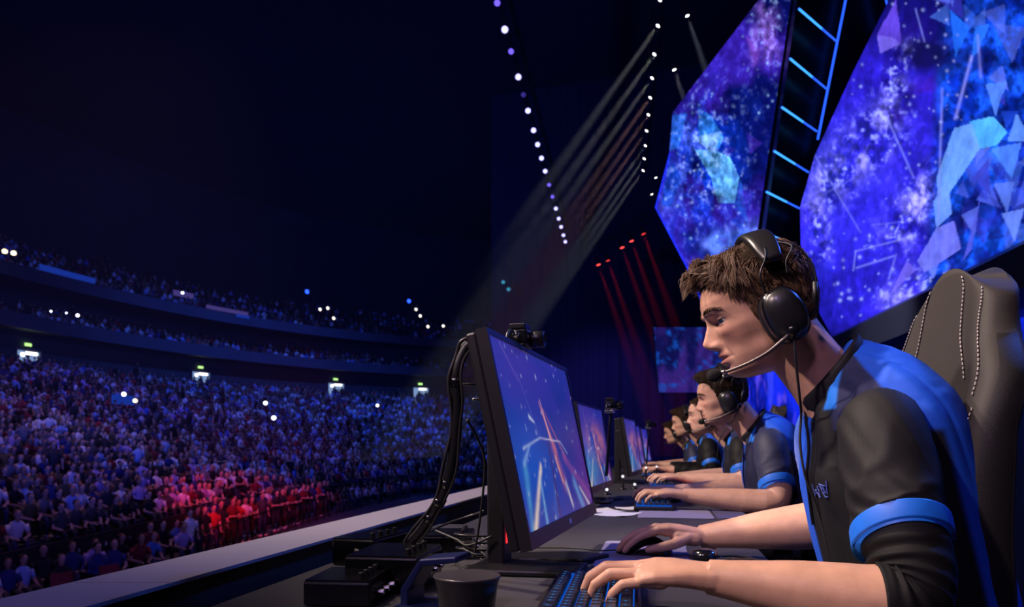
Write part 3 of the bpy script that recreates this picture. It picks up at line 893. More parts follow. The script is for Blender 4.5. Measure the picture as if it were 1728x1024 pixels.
# seats along a row: position on the line, outward normal
def seats(off, pitch, jitter=0.06):
    L = bowl_line(off)
    d = np.concatenate([[0], np.cumsum(np.linalg.norm(np.diff(L, axis=0), axis=1))])
    s = np.arange(0.3, d[-1] - .2, pitch)
    X = np.interp(s, d, L[:, 0]); Yv = np.interp(s, d, L[:, 1])
    nx = np.interp(s, d, NN[:, 0]); ny = np.interp(s, d, NN[:, 1])
    return s, X, Yv, nx, ny

def shown(x, y, z, m=30):
    px = 864 + F * x / y; py = 750 - F * (z - CAMZ) / y
    # the barrier ledge hides what lies below it; the monitors and the drape end the view on the right
    ledge = 939.6 - 0.2305 * (px - 300)
    return (px > -m) & (px < 842) & (py < ledge + 14) & (y > 3), px, py

crowd = []      # x, y, floor z, heading, row, standing
for j in range(0, NROW):
    off = 0.0 if j == 0 else (0.85 if j == 1 else 1.55 + (j - 2) * ROW_D + 0.42)
    s, X, Yv, nx, ny = seats(off, 0.60)
    z = row_floor(j)
    for i in range(len(s)):
        aisle = (s[i] % 13.0) < 1.1
        if j >= 2 and aisle: continue
        if RNG.random() < (0.05 if j >= 2 else 0.16): continue
        if j < 2 and Yv[i] < 21 and j == 0 and RNG.random() < .45: continue
        x = X[i] + RNG.normal(0, .03); y = Yv[i] + RNG.normal(0, .04)
        ok, px, py = shown(x, y, z + 1.2)
        if not ok: continue
        head = math.atan2(-ny[i], -nx[i]) + RNG.normal(0, .18) - (0.55 if Yv[i] < 40 else 0.15)
        standing = (j == 0 and Yv[i] > 21.5) or (j == 1 and Yv[i] > 24 and RNG.random() < .35) or (j >= 2 and RNG.random() < .02)
        crowd.append((x, y, z, head, j, standing, px, py))
# the balconies: sparser
for tier, T in ((2, T2), (3, T3)):
    for k, (a, b, z) in enumerate(T):
        s, X, Yv, nx, ny = seats((a + b) / 2, 0.62)
        for i in range(len(s)):
            if RNG.random() < 0.35 or (s[i] % 15) < 1.3: continue
            ok, px, py = shown(X[i], Yv[i], z + 1.2)
            if not ok: continue
            crowd.append((X[i], Yv[i], z, math.atan2(-ny[i], -nx[i]) + RNG.normal(0, .2), 100 * tier + k, RNG.random() < .03, px, py))

crowd.sort(key=lambda c: c[1] ** 2 + c[0] ** 2)
NEAR = 285
near, far = crowd[:NEAR], crowd[NEAR:]

# individuals: a stock of varied bodies, shared between look-alikes
stock = {}
pyr = random.Random(5)
rowname = {0: 'floor line by the stage', 1: 'second floor line'}
def row_words(j):
    return 'front floor row' if j == 0 else 'second floor row' if j == 1 else ordw[j - 2] + ' row of the stand'

people = []
for c in near:
    j = c[4]
    if j < 2 and 22 < c[1] < 40: w = [0, 1, 8, 8, 7, 4, 5, 10, 2, 6]
    elif c[1] < 22 and j < 2: w = [0, 7, 9, 5, 4, 10, 12, 6]
    else: w = [0, 1, 2, 3, 4, 5, 10, 13, 7, 9, 12, 4, 11]
    si = pyr.choice(w); st = c[5]
    pose = pyr.choice(['arms', 'arms', 'upright']) if st else pyr.choice(['upright', 'lean', 'lean', 'back'])
    if st and pose == 'upright': pose = 'stand'
    people.append([c, si, pose])
by_row = {}
for k, (c, si, pose) in enumerate(people): by_row.setdefault(c[4], []).append((c[6], k))
place = {}
for j, L in by_row.items():
    L.sort()
    for r, (_, k) in enumerate(L): place[k] = (r, len(L))
tens = {2: 'twenty', 3: 'thirty', 4: 'forty', 5: 'fifty', 6: 'sixty'}
def ordinal(n):          # 0-based
    n += 1
    if n <= 20: return ordw[n - 1]
    t, u = divmod(n, 10)
    if u == 0: return {30: 'thirtieth', 40: 'fortieth', 50: 'fiftieth', 60: 'sixtieth', 70: 'seventieth'}.get(n, 'last')
    return ('twenty' if t == 2 else 'thirty' if t == 3 else 'forty' if t == 4 else 'fifty' if t == 5 else 'sixty') + '-' + ordw[u - 1]
for k, (c, si, pose) in enumerate(people):
    x, y, z, head, j, st, px, py = c
    var = (si, pose, st, k % 4)
    if var not in stock:
        v, f, col = spectator(2, not st, SHIRTS[si][1], SKIN_C[k % 4 if k % 4 < 3 else pyr.randrange(4)], HAIR_C[pyr.randrange(4)], PANTS[pyr.randrange(4)], pose, pyr)
        stock[var] = tri_mesh('spectator', v, f, col)
    o = obj('person', stock[var], loc=(x, y, z + 0.001), rot=(0, 0, head))
    sc_ = pyr.uniform(0.95, 1.05); o.scale = (sc_, sc_, sc_)
    r, n_ = place[k]
    tag(o, '%s spectator in %s top, %s from left in the %s' % ('standing' if st else 'seated', SHIRTS[si][0], ordinal(r), row_words(j)), 'person', 'spectators in the nearest rows')

# everyone further back: too many and too small to tell apart
stockf = []
for k in range(60):
    st = (k % 30 == 7)
    si = pyr.choice([0, 1, 2, 3, 4, 4, 5, 6, 10, 13, 7, 9, 12, 11, 8])
    d1 = spectator(0, not st, SHIRTS[si][1], pyr.choice(SKIN_C), pyr.choice(HAIR_C), pyr.choice(PANTS), pyr.choice(['upright', 'lean', 'lean', 'back']), pyr)
    me_ = bpy.data.meshes.new('t'); me_.from_pydata(d1[0].tolist(), [], d1[1])
    bm = bmesh.new(); bm.from_mesh(me_); bmesh.ops.triangulate(bm, faces=bm.faces); bm.to_mesh(me_); bm.free()
    tri = np.empty(len(me_.polygons) * 3, dtype=np.int32); me_.polygons.foreach_get('vertices', tri)
    stockf.append((d1[0], tri.reshape(-1, 3), d1[2])); bpy.data.meshes.remove(me_)
def mass(name, L, label):
    V, T_, C_ = [], [], []; n0 = 0
    for c in L:
        v, t, col = stockf[pyr.randrange(len(stockf))]
        ca, sa = math.cos(c[3]), math.sin(c[3]); s_ = pyr.uniform(.94, 1.06)
        w = np.empty_like(v)
        w[:, 0] = c[0] + s_ * (v[:, 0] * ca - v[:, 1] * sa); w[:, 1] = c[1] + s_ * (v[:, 0] * sa + v[:, 1] * ca); w[:, 2] = c[2] + s_ * v[:, 2] + 0.001
        V.append(w); T_.append(t + n0); C_.append(col); n0 += len(v)
    V = np.concatenate(V); T_ = np.concatenate(T_); C_ = np.concatenate(C_)
    me = bpy.data.meshes.new(name)
    me.vertices.add(len(V)); me.vertices.foreach_set('co', V.ravel())
    me.loops.add(T_.size); me.loops.foreach_set('vertex_index', T_.ravel().astype(np.int32))
    me.polygons.add(len(T_)); me.polygons.foreach_set('loop_start', np.arange(0, T_.size, 3, dtype=np.int32))
    me.update(calc_edges=True); me.validate()
    me.materials.append(M['crowd']); set_col(me, C_)
    return tag(obj(name, me), label, 'crowd', kind='stuff')
mass('crowd_lower_stand', [c for c in far if c[4] < 100], 'dense seated crowd filling the lower stand')
mass('crowd_middle_balcony', [c for c in far if 200 <= c[4] < 300], 'sparse dark crowd on the middle balcony')
mass('crowd_upper_balcony', [c for c in far if c[4] >= 300], 'sparse dark crowd on the upper balcony')
print('CROWD', len(near), len(far))

# chairs on the floor by the stage, at the lower left
M['chair_grey'] = mat('chair_plastic', (0.16, 0.16, 0.20), 0.5, var=0.1)
M['seat_red'] = mat('seat_red', (0.20, 0.012, 0.015), 0.7, var=0.2)
def floor_chair(loc, rz, m, label):
    r = empty('folding_chair', loc, rz, label, 'chair', 'folding chairs on the arena floor')
    MB().box((0, 0, .45), (.42, .44, .03)).build('seat', m, r, bevel=.008)
    bk = MB()
    bk.rings([[(-.20 + .03 * (1 - abs(t) ** 2) - d - .08 * (z - .5), .23 * t, z) for t in np.linspace(-1, 1, 9)] + [(-.23 + .03 * (1 - abs(t) ** 2) - d - .08 * (z - .5), .23 * t, z) for t in np.linspace(1, -1, 9)] for z, d in ((.55, 0), (.70, 0), (.83, .0), (.88, .0))])
    bk.build('backrest', m, r)
    for s in (-1, 1):
        MB().tube([(.20, s * .2, 0), (-.20, s * .2, .62)], .012, 6).build('leg', M['dark_metal'], r)
        MB().tube([(-.22, s * .18, 0), (.10, s * .18, .45)], .012, 6).build('leg', M['dark_metal'], r)
    return r
floor_chair(tuple(P(56, 1000, 11.6).xy) + (ZF,), -0.75, M['chair_grey'], 'empty grey chair at the lower left corner by the ledge')
floor_chair(tuple(P(8, 1004, 12.2).xy) + (ZF,), -0.6, M['chair_grey'], 'shadowed grey chair left of the other empty chair')
floor_chair(tuple(P(115, 940, 15.2).xy) + (ZF,), -0.5, M['seat_red'], 'red folding chair among the nearest floor spectators')
floor_chair(tuple(P(195, 925, 16.2).xy) + (ZF,), -0.5, M['seat_red'], 'right red folding chair among the nearest floor spectators')

# crowd control fence in front of the standing line
fe = empty('crowd_fence', (0, 0, 0), 0, 'low dark crowd fence before the standing spectators', 'fence')
L = bowl_line(-0.55); k0 = [i for i in range(len(L)) if 20.5 < L[i, 1] < 58]
MB().tube([(L[i, 0], L[i, 1], ZF + 1.05) for i in k0], .025, 6).build('top_rail', M['dark_metal'], fe)
MB().tube([(L[i, 0], L[i, 1], ZF + .15) for i in k0], .02, 6).build('bottom_rail', M['dark_metal'], fe)
pm = MB().tube([(0, 0, 0), (0, 0, 1.05)], .02, 6).mesh('post', M['dark_metal'])
for i in k0[::1]: obj('post', pm, fe, (L[i, 0], L[i, 1], ZF))

# lit doorways in the concourse wall
M['door_light'] = emis('doorway_light', (1.0, 0.93, 0.85), 3.2)
M['door_cool'] = emis('doorway_cool', (0.35, 0.55, 1.0), 0.55)
M['exit'] = emis('exit_sign', (0.45, 0.85, 0.25), 1.6)
def doorway(px, label, bright=True):
    # find the concourse wall in that direction
    L = bowl_line(WOFF + 1.15); k = np.argmin(np.abs(864 + F * L[:, 0] / L[:, 1] - px))
    x, y = L[k]; nx, ny = NN[k]
    r = empty('doorway', (x, y, top_z), math.atan2(ny, nx), label, 'doorway', 'lit concourse doorways')
    MB().box((.02, 0, 1.0), (.06, 1.9, 2.0)).build('opening', M['door_cool'], r)
    fr = MB().box((-.05, -1.02, 1.05), (.2, .14, 2.1)).box((-.05, 1.02, 1.05), (.2, .14, 2.1)).box((-.05, 0, 2.15), (.2, 2.2, .14))
    fr.build('door_frame', M['fascia'], r)
    MB().box((-.12, -.2, 1.85), (.12, .9, .2)).build('ceiling_lamp', M['door_light'], r)
    if bright: MB().ellipsoid((-.15, .55, 1.7), (.12, .16, .16), seg=10, n=6).build('wall_lamp', M['door_light'], r)
    MB().box((-.15, .1, 2.45), (.08, .5, .2)).build('exit_sign', M['exit'], r)
    for s, w_ in ((-.5, 'right'), (.3, 'left')):
        sv = spectator(1, False, (.02, .02, .03), (.1, .07, .05), (.01, .01, .01), (.01, .01, .015), 'upright', pyr)
        th = math.atan2(ny, nx); lx, ly = -.35, s
        o_ = obj('person', tri_mesh('person', sv[0], sv[1], sv[2]), None, (x + lx * math.cos(th) - ly * math.sin(th), y + lx * math.sin(th) + ly * math.cos(th), top_z + .001), (0, 0, th + math.pi))
        tag(o_, '%s dark figure standing in the %s' % (w_, label), 'person', 'figures in the doorways')
doorway(30, 'bright doorway at the far left of the concourse')
doorway(335, 'lit doorway left of centre in the concourse wall')
doorway(575, 'brightest small doorway below the balcony lamps')
doorway(722, 'faint greenish doorway nearest the monitor', False)

# blue sign strips along the balcony fronts
M['strip_blue'] = emis('strip_blue', (0.02, 0.09, 0.9), 0.30)
M['strip_violet'] = emis('strip_violet', (0.22, 0.16, 0.8), 0.22)
def strip_sign(px0, px1, off, z, h, m, label):
    L = bowl_line(off); P_ = 864 + F * L[:, 0] / L[:, 1]
    xs = np.linspace(px0, px1, 7); X = np.interp(xs, P_, L[:, 0]); Y_ = np.interp(xs, P_, L[:, 1])
    m_ = MB(); a = [(X[i], Y_[i], z) for i in range(7)]; b = [(X[i], Y_[i], z + h) for i in range(7)]
    c_ = [(p[0] + .05, p[1] - .05, p[2]) for p in a]; d_ = [(p[0] + .05, p[1] - .05, p[2]) for p in b]
    m_.rings([a, b, d_, c_, a], cap=False, closed=False)
    return tag(m_.build('sign_strip', m), label, 'sign', 'lit balcony signs')
strip_sign(66, 160, WOFF + 0.55, Z3 + .9, .42, M['strip_blue'], 'long blue lit strip on the upper balcony at left')
strip_sign(348, 418, WOFF + 0.55, Z3 + .9, .34, M['strip_violet'], 'violet lit strip on the upper balcony right of centre')
strip_sign(292, 326, WOFF + 3.2, Z3 + 2.1, .5, M['strip_violet'], 'short violet sign above the upper balcony')
strip_sign(398, 420, WOFF + 0.55, Z3 + .6, .3, M['strip_blue'], 'tiny blue sign at the end of the violet strip')
strip_sign(188, 226, 14.0, row_floor(16) + 1.1, .55, M['strip_blue'], 'blue sign among the lower stand seats')

# phone torches held up in the crowd and warm lamps at the far left
M['torch'] = emis('phone_torch', (0.85, 0.93, 1.0), 7.0)
M['warm_lamp'] = emis('warm_lamp', (1.0, 0.78, 0.5), 3.0)
def torch(px, py, Y, label, m='torch', r=.10):
    p = P(px, py, Y)
    t = empty('phone_torch' if m == 'torch' else 'wall_lamp', tuple(p), 0, label, 'light', 'small lights in the crowd')
    t.rotation_euler = (0, 0, math.atan2(p.y, p.x) - math.pi / 2)
    MB().box((0, .04, -.03), (.09, .02, .18)).build('phone_body', M['black_gloss'], t)
    MB().ellipsoid((0, 0, 0), (r, .03, r), seg=12, n=8).build('light_source', M[m], t, smooth=True)
torch(448, 680, 40, 'white phone torch in the blue crowd, upper of the middle pair')
torch(462, 705, 36, 'white phone torch in the blue crowd, lower of the middle pair')
torch(637, 684, 55, 'white phone torch in the crowd near the monitor')
torch(209, 665, 36, 'white phone torch beside the blue seat sign')
torch(228, 676, 35, 'warm phone torch just below the blue seat sign', 'warm_lamp')
torch(131, 532, 49, 'white phone light on the middle balcony at left')
torch(308, 494, 58, 'small white light under the short violet sign')
torch(8, 424, 48, 'warm lamp at the far upper left, left one', 'warm_lamp', .16)
torch(23, 427, 48, 'warm lamp at the far upper left, right one', 'warm_lamp', .16)
torch(86, 525, 49, 'blue white phone light left on the middle balcony', 'torch', .06)
torch(112, 528, 49, 'second blue white phone light on the middle balcony', 'torch', .05)

# ================================================================== the players
# Local frame of everything in the row: +x to the player's back, +y along the row away from the camera, z up.
def to_local(p, root):
    return root.matrix_world.inverted() @ Vector(p)

# ---- head in its own frame (metres): x forward, y to the side, z up, origin near the middle of the skull
_z = np.array([-110, -104, -96, -85, -70, -55, -40, -25, -8, 8, 25, 45, 62, 75, 84, 90, 93.]) / 1000
_f = np.array([40, 59, 68, 69.5, 73, 75, 76, 77, 79, 86, 87, 82, 71, 57, 42, 25, 5.]) / 1000
_b = np.array([-4, -18, -30, -42, -56, -68, -78, -85, -90, -93, -94, -89, -79, -67, -53, -37, -15.]) / 1000
_w = np.array([16, 31, 41, 48, 54, 59, 64, 67, 69, 71, 73, 71, 64, 53, 41, 27, 8.]) / 1000
_c = np.array([26, 27, 25, 20, 14, 9, 6, 3, 0, -2, -3, -4, -4, -4, -5, -5, -5.]) / 1000

def bump(y, z, y0, z0, sy, sz):
    return np.exp(-((np.abs(y) - y0) / sy) ** 2 - ((z - z0) / sz) ** 2)

def head_grid(nz=110, nt=128):
    t = np.linspace(0, 1, nz)
    zz = -0.110 + 0.203 * (0.5 - 0.5 * np.cos(np.pi * (0.03 + 0.94 * t))) / (0.5 - 0.5 * np.cos(np.pi * 0.97)) if False else np.linspace(-0.110, 0.0930, nz)
    th = np.linspace(0, 2 * np.pi, nt, endpoint=False)
    Z, T = np.meshgrid(zz, th, indexing='ij')
    fx, bx, wx, cx = (np.interp(Z, _z, a) for a in (_f, _b, _w, _c))
    c, s = np.cos(T), np.sin(T)
    p = 2.25
    ac = np.abs(c) ** (2 / p); as_ = np.abs(s) ** (2 / p)
    X = np.where(c > 0, cx + (fx - cx) * ac, cx - (cx - bx) * ac)
    Yv = np.sign(s) * wx * as_
    front = np.clip(c, 0, 1) ** 0.5 * (c > 0)
    mm = 0.001
    d = np.zeros_like(X)
    # nose
    nz_ = np.array([-60, -55, -50, -45, -40, -35, -28, -20, -12, -4, 4]) * mm
    na = np.array([0, 3, 12, 20, 24.5, 24, 19, 14, 9, 4.5, 0]) * mm
    ns = np.array([11, 12, 13, 12.5, 11, 9.5, 8.5, 8, 8, 9, 10]) * mm
    A = np.interp(Z, nz_, na); S = np.interp(Z, nz_, ns)
    d += A * np.exp(-(np.abs(Yv) / S) ** 2.2)
    d += 6.5 * mm * bump(Yv, Z, 13 * mm, -46 * mm, 5.5 * mm, 6.5 * mm)      # nostril wings
    d -= 5.0 * mm * bump(Yv, Z, 20 * mm, -42 * mm, 5 * mm, 12 * mm)
    d -= 4.0 * mm * bump(Yv, Z, 7 * mm, -53 * mm, 4 * mm, 2.5 * mm)         # nostrils
    # brow, sockets, cheek bones
    d += 4.5 * mm * bump(Yv, Z, 24 * mm, 8 * mm, 17 * mm, 6.5 * mm)
    d -= 11.5 * mm * bump(Yv, Z, 29 * mm, -9 * mm, 12 * mm, 8.5 * mm)
    d -= 5.0 * mm * bump(Yv, Z, 14 * mm, -9 * mm, 7 * mm, 8 * mm)
    d += 4.5 * mm * bump(Yv, Z, 40 * mm, -27 * mm, 15 * mm, 9 * mm)
    d -= 4.0 * mm * bump(Yv, Z, 38 * mm, -56 * mm, 13 * mm, 14 * mm)
    # mouth
    d += 6.6 * mm * bump(Yv, Z, 0, -62.5 * mm, 17 * mm, 4.4 * mm)
    d += 7.0 * mm * bump(Yv, Z, 0, -75 * mm, 16 * mm, 4.8 * mm)
    d -= 5.5 * mm * bump(Yv, Z, 0, -68.5 * mm, 25 * mm, 1.7 * mm)
    d -= 2.6 * mm * np.exp(-((np.abs(Yv) - (0.019 - (Z + .045) * .45)) / (3.2 * mm)) ** 2) * np.exp(-((Z + .058) / (14 * mm)) ** 2)
    d -= 2.0 * mm * bump(Yv, Z, 0, -57 * mm, 3.5 * mm, 4 * mm)
    d -= 3.0 * mm * bump(Yv, Z, 0, -84 * mm, 16 * mm, 4.5 * mm)
    d += 4.5 * mm * bump(Yv, Z, 0, -96 * mm, 14 * mm, 8 * mm)
    X = X + d * (c > -0.05)
    # temples in, jaw line out
    Yv = Yv - np.sign(Yv) * 2.5 * mm * np.exp(-((X - 45 * mm) / (22 * mm)) ** 2 - ((Z - 18 * mm) / (22 * mm)) ** 2)
    Yv = Yv - np.sign(Yv) * 4.5 * mm * np.exp(-((X - 30 * mm) / (20 * mm)) ** 2 - ((Z + 52 * mm) / (16 * mm)) ** 2)
    Yv = Yv + np.sign(Yv) * 1.2 * mm * np.exp(-((X - 42 * mm) / (18 * mm)) ** 2 - ((Z + 24 * mm) / (9 * mm)) ** 2)
    Yv = Yv + np.sign(Yv) * 5.0 * mm * np.exp(-((X - 5 * mm) / (24 * mm)) ** 2 - ((Z + 72 * mm) / (18 * mm)) ** 2)
    return X, Yv, Z

HX, HY, HZ = head_grid()

def head_mb():
    m = MB()
    m.rings([[(HX[k, i], HY[k, i], HZ[k, i]) for i in range(HX.shape[1])] for k in range(HX.shape[0])])
    # eye lids
    for s in (-1, 1):
        ex, ey, ez = 0.0588, s * 0.0312, -0.0085
        for lo, hi in ((0.0016, 0.0135), (-0.0135, -0.0044)):
            rs = []
            for q in np.linspace(lo, hi, 7):
                r = math.sqrt(max(0.0137 ** 2 - q ** 2, 1e-7))
                rs.append([(ex + r * math.cos(a), ey + r * math.sin(a), ez + q) for a in np.linspace(0, 2 * math.pi, 24, endpoint=False)])
            m.rings(rs)
        # ear
        er = []
        for k in range(14):
            a = 2 * math.pi * k / 14
            er.append((-0.010 - 0.006 * math.sin(a) + 0.017 * math.cos(a), 0.0, -0.022 + 0.031 * math.sin(a)))
        m.rings([[(x, s * (0.066 if 1 else 0), z) for x, y, z in er], [(x * 1.02 - .004, s * 0.079, z * 1.03) for x, y, z in er], [(x - .006, s * 0.083, z) for x, y, z in er]])
    return m

def head_matrix(pos, pitch, roll=0.0, yaw=0.0):
    """head frame -> local frame (forward is -x)."""
    R = Matrix.Rotation(math.pi + yaw, 4, 'Z') @ Matrix.Rotation(pitch, 4, 'Y') @ Matrix.Rotation(roll, 4, 'X')
    return Matrix.Translation(Vector(pos)) @ R

def hand_mb(m, wrist, fwd, up, thumb, curl, spread=1.0, scale=1.0, tilt=0.0, seg=12):
    """palm + five fingers; fwd: wrist to knuckles, up: back of the hand, thumb: +-1 side along up x fwd; curl: bends per finger."""
    W0 = Vector(wrist); f = Vector(fwd).normalized(); u = Vector(up); u = (u - f * u.dot(f)).normalized()
    s = u.cross(f).normalized() * thumb
    k = scale
    rings = []
    for t, hw, hh, lift in ((-.034, .0245, .0215, 0), (-.018, .0255, .0195, 0), (.0, .0275, .0180, .0), (.02, .031, .0165, .002), (.045, .038, .0150, .004), (.07, .0415, .0135, .004), (.088, .041, .0115, .001), (.096, .036, .007, -.002)):
        c = W0 + f * t * k + u * lift * k
        rings.append([c + (s * math.copysign(abs(math.cos(a)) ** .8, math.cos(a)) * hw + u * math.copysign(abs(math.sin(a)) ** .8, math.sin(a)) * hh) * k for a in np.linspace(0, 2 * math.pi, 24, endpoint=False)])
    m.rings(rings)
    # thenar pad
    m.capsule(W0 + f * .012 * k + s * .018 * k - u * .006 * k, W0 + f * .05 * k + s * .032 * k - u * .009 * k, .016 * k, .014 * k, seg)
    base = [(.031, .090, -.001), (.0105, .094, .003), (-.0105, .090, .002), (-.0295, .081, -.002)]
    lens = [(.040, .024, .020), (.044, .028, .021), (.041, .026, .020), (.032, .019, .018)]
    rad = [(.0092, .0084, .0074, .0058), (.0094, .0086, .0076, .0060), (.0090, .0082, .0072, .0057), (.0080, .0072, .0064, .0052)]
    tips = []
    for i in range(4):
        o, t, lift = base[i]
        p = W0 + (f * t + s * o + u * lift) * k
        fan = (o / .03) * 0.10 * spread
        d0 = (f * math.cos(fan) + s * math.sin(fan)).normalized()
        ang = 0.0
        m.capsule(p - d0 * .02 * k, p, .0105 * k, rad[i][0] * 1.12 * k, seg)
        for j in range(3):
            ang += curl[i][j]
            d = (d0 * math.cos(ang) - u * math.sin(ang)).normalized()
            q = p + d * lens[i][j] * k
            m.capsule(p, q, rad[i][j] * k * (1.04 if j else 1.0), rad[i][j + 1] * k * (1.05 if j < 2 else 1.0), seg)
            p = q
        tips.append(p)
    # thumb leaves the side of the palm near its base
    p = W0 + (f * .028 + s * .026 - u * .006) * k
    dirs = curl[4]
    for L, r0, r1, (a_f, a_s, a_u) in zip((.038, .032, .025), (.0135, .0108, .0095), (.0110, .0098, .0070), dirs):
        d = (f * a_f + s * a_s + u * a_u).normalized()
        q = p + d * L * k
        m.capsule(p, q, r0 * k, r1 * k, seg); p = q
    tips.append(p)
    return tips

def remeshed(m, voxel, smooth_n=2, name='body'):
    me = m.mesh(name)
    o = bpy.data.objects.new(name, me); COL.objects.link(o)
    r = o.modifiers.new('r', 'REMESH'); r.mode = 'VOXEL'; r.voxel_size = voxel; r.use_smooth_shade = True
    if smooth_n:
        s = o.modifiers.new('s', 'SMOOTH'); s.factor = 0.5; s.iterations = smooth_n
    dg = bpy.context.evaluated_depsgraph_get(); dg.update()
    out = bpy.data.meshes.new_from_object(o.evaluated_get(dg))
    bpy.data.objects.remove(o); bpy.data.meshes.remove(me)
    out.name = name
    out.polygons.foreach_set('use_smooth', [True] * len(out.polygons))
    return out

def arm_path(S, E, Wr, n=7, bend=0.25):
    S, E, Wr = Vector(S), Vector(E), Vector(Wr)
    a = E.lerp(S, bend * .55); b = E.lerp(Wr, bend * .55)
    return catmull([S, S.lerp(E, .45), a, b, E.lerp(Wr, .6), Wr], n)

def path_radii(n, prof):
    return list(np.interp(np.linspace(0, 1, n), [p[0] for p in prof], [p[1] for p in prof]))

def verts_np(me):
    a = np.empty(len(me.vertices) * 3, dtype=np.float32); me.vertices.foreach_get('co', a)
    return a.reshape(-1, 3).astype(np.float64)

# ---- materials for the players
M['skin'] = attr_mat('skin', 0.44, 0.35, 0.12, 0.035, 700)
M['eye'] = attr_mat('eye', 0.08, 0.6)
M['jersey_black'] = mat('jersey_black', (0.0075, 0.0075, 0.0095), 0.68, var=0.15, vscale=60, bump=0.04, bscale=900, spec=.28)
M['jersey_navy'] = mat('jersey_navy', (0.016, 0.020, 0.065), 0.62, var=0.15, vscale=60, bump=0.12, bscale=900, sheen=0.08)
M['jersey_blue'] = mat('jersey_blue', (0.012, 0.10, 0.62), 0.55, var=0.12, vscale=50, bump=0.10, bscale=900, sheen=0.2)
M['cuff_blue'] = mat('cuff_blue', (0.010, 0.16, 0.78), 0.5, var=0.1, vscale=60)
M['undershirt'] = mat('undershirt_black', (0.0045, 0.0045, 0.0055), 0.7, var=0.1, bump=0.05, bscale=900, spec=.2)
M['trousers'] = mat('trousers', (0.010, 0.010, 0.014), 0.8, var=0.2, vscale=30)
M['jersey'] = attr_mat('jersey_panels', 0.68, 0.22, 0, 0.05, 900)

def hair_mat(name, c):
    m = bpy.data.materials.new(name); m.use_nodes = True
    nt = m.node_tree; b = nt.nodes['Principled BSDF']
    hi = nt.nodes.new('ShaderNodeTexNoise'); hi.inputs['Scale'].default_value = 120
    tc = nt.nodes.new('ShaderNodeTexCoord'); nt.links.new(tc.outputs['Object'], hi.inputs['Vector'])
    r = nt.nodes.new('ShaderNodeMix'); r.data_type = 'RGBA'
    r.inputs[6].default_value = (*[k * .45 for k in c], 1); r.inputs[7].default_value = (*[k * 1.6 for k in c], 1)
    nt.links.new(hi.outputs['Fac'], r.inputs[0]); nt.links.new(r.outputs[2], b.inputs['Base Color'])
    b.inputs['Roughness'].default_value = 0.5; b.inputs['Specular IOR Level'].default_value = 0.35
    return m

M['scalp'] = mat('hair_roots', (.020, .011, .006), .8, var=.5, vscale=250, bump=.5, bscale=500, spec=.1)

def hair_mask():
    """where hair grows on the head grid (0..1) and how thick it lies."""
    line = np.interp(HX, [-0.10, -0.06, -0.03, -0.012, 0.0, 0.016, 0.03, 0.045, 0.058, 0.070, 0.10], [-0.085, -0.080, -0.06, 0.012, -0.005, -0.030, 0.016, 0.040, 0.055, 0.062, 0.066])
    return sstep(-0.004, 0.006, HZ - line)

HM = hair_mask()

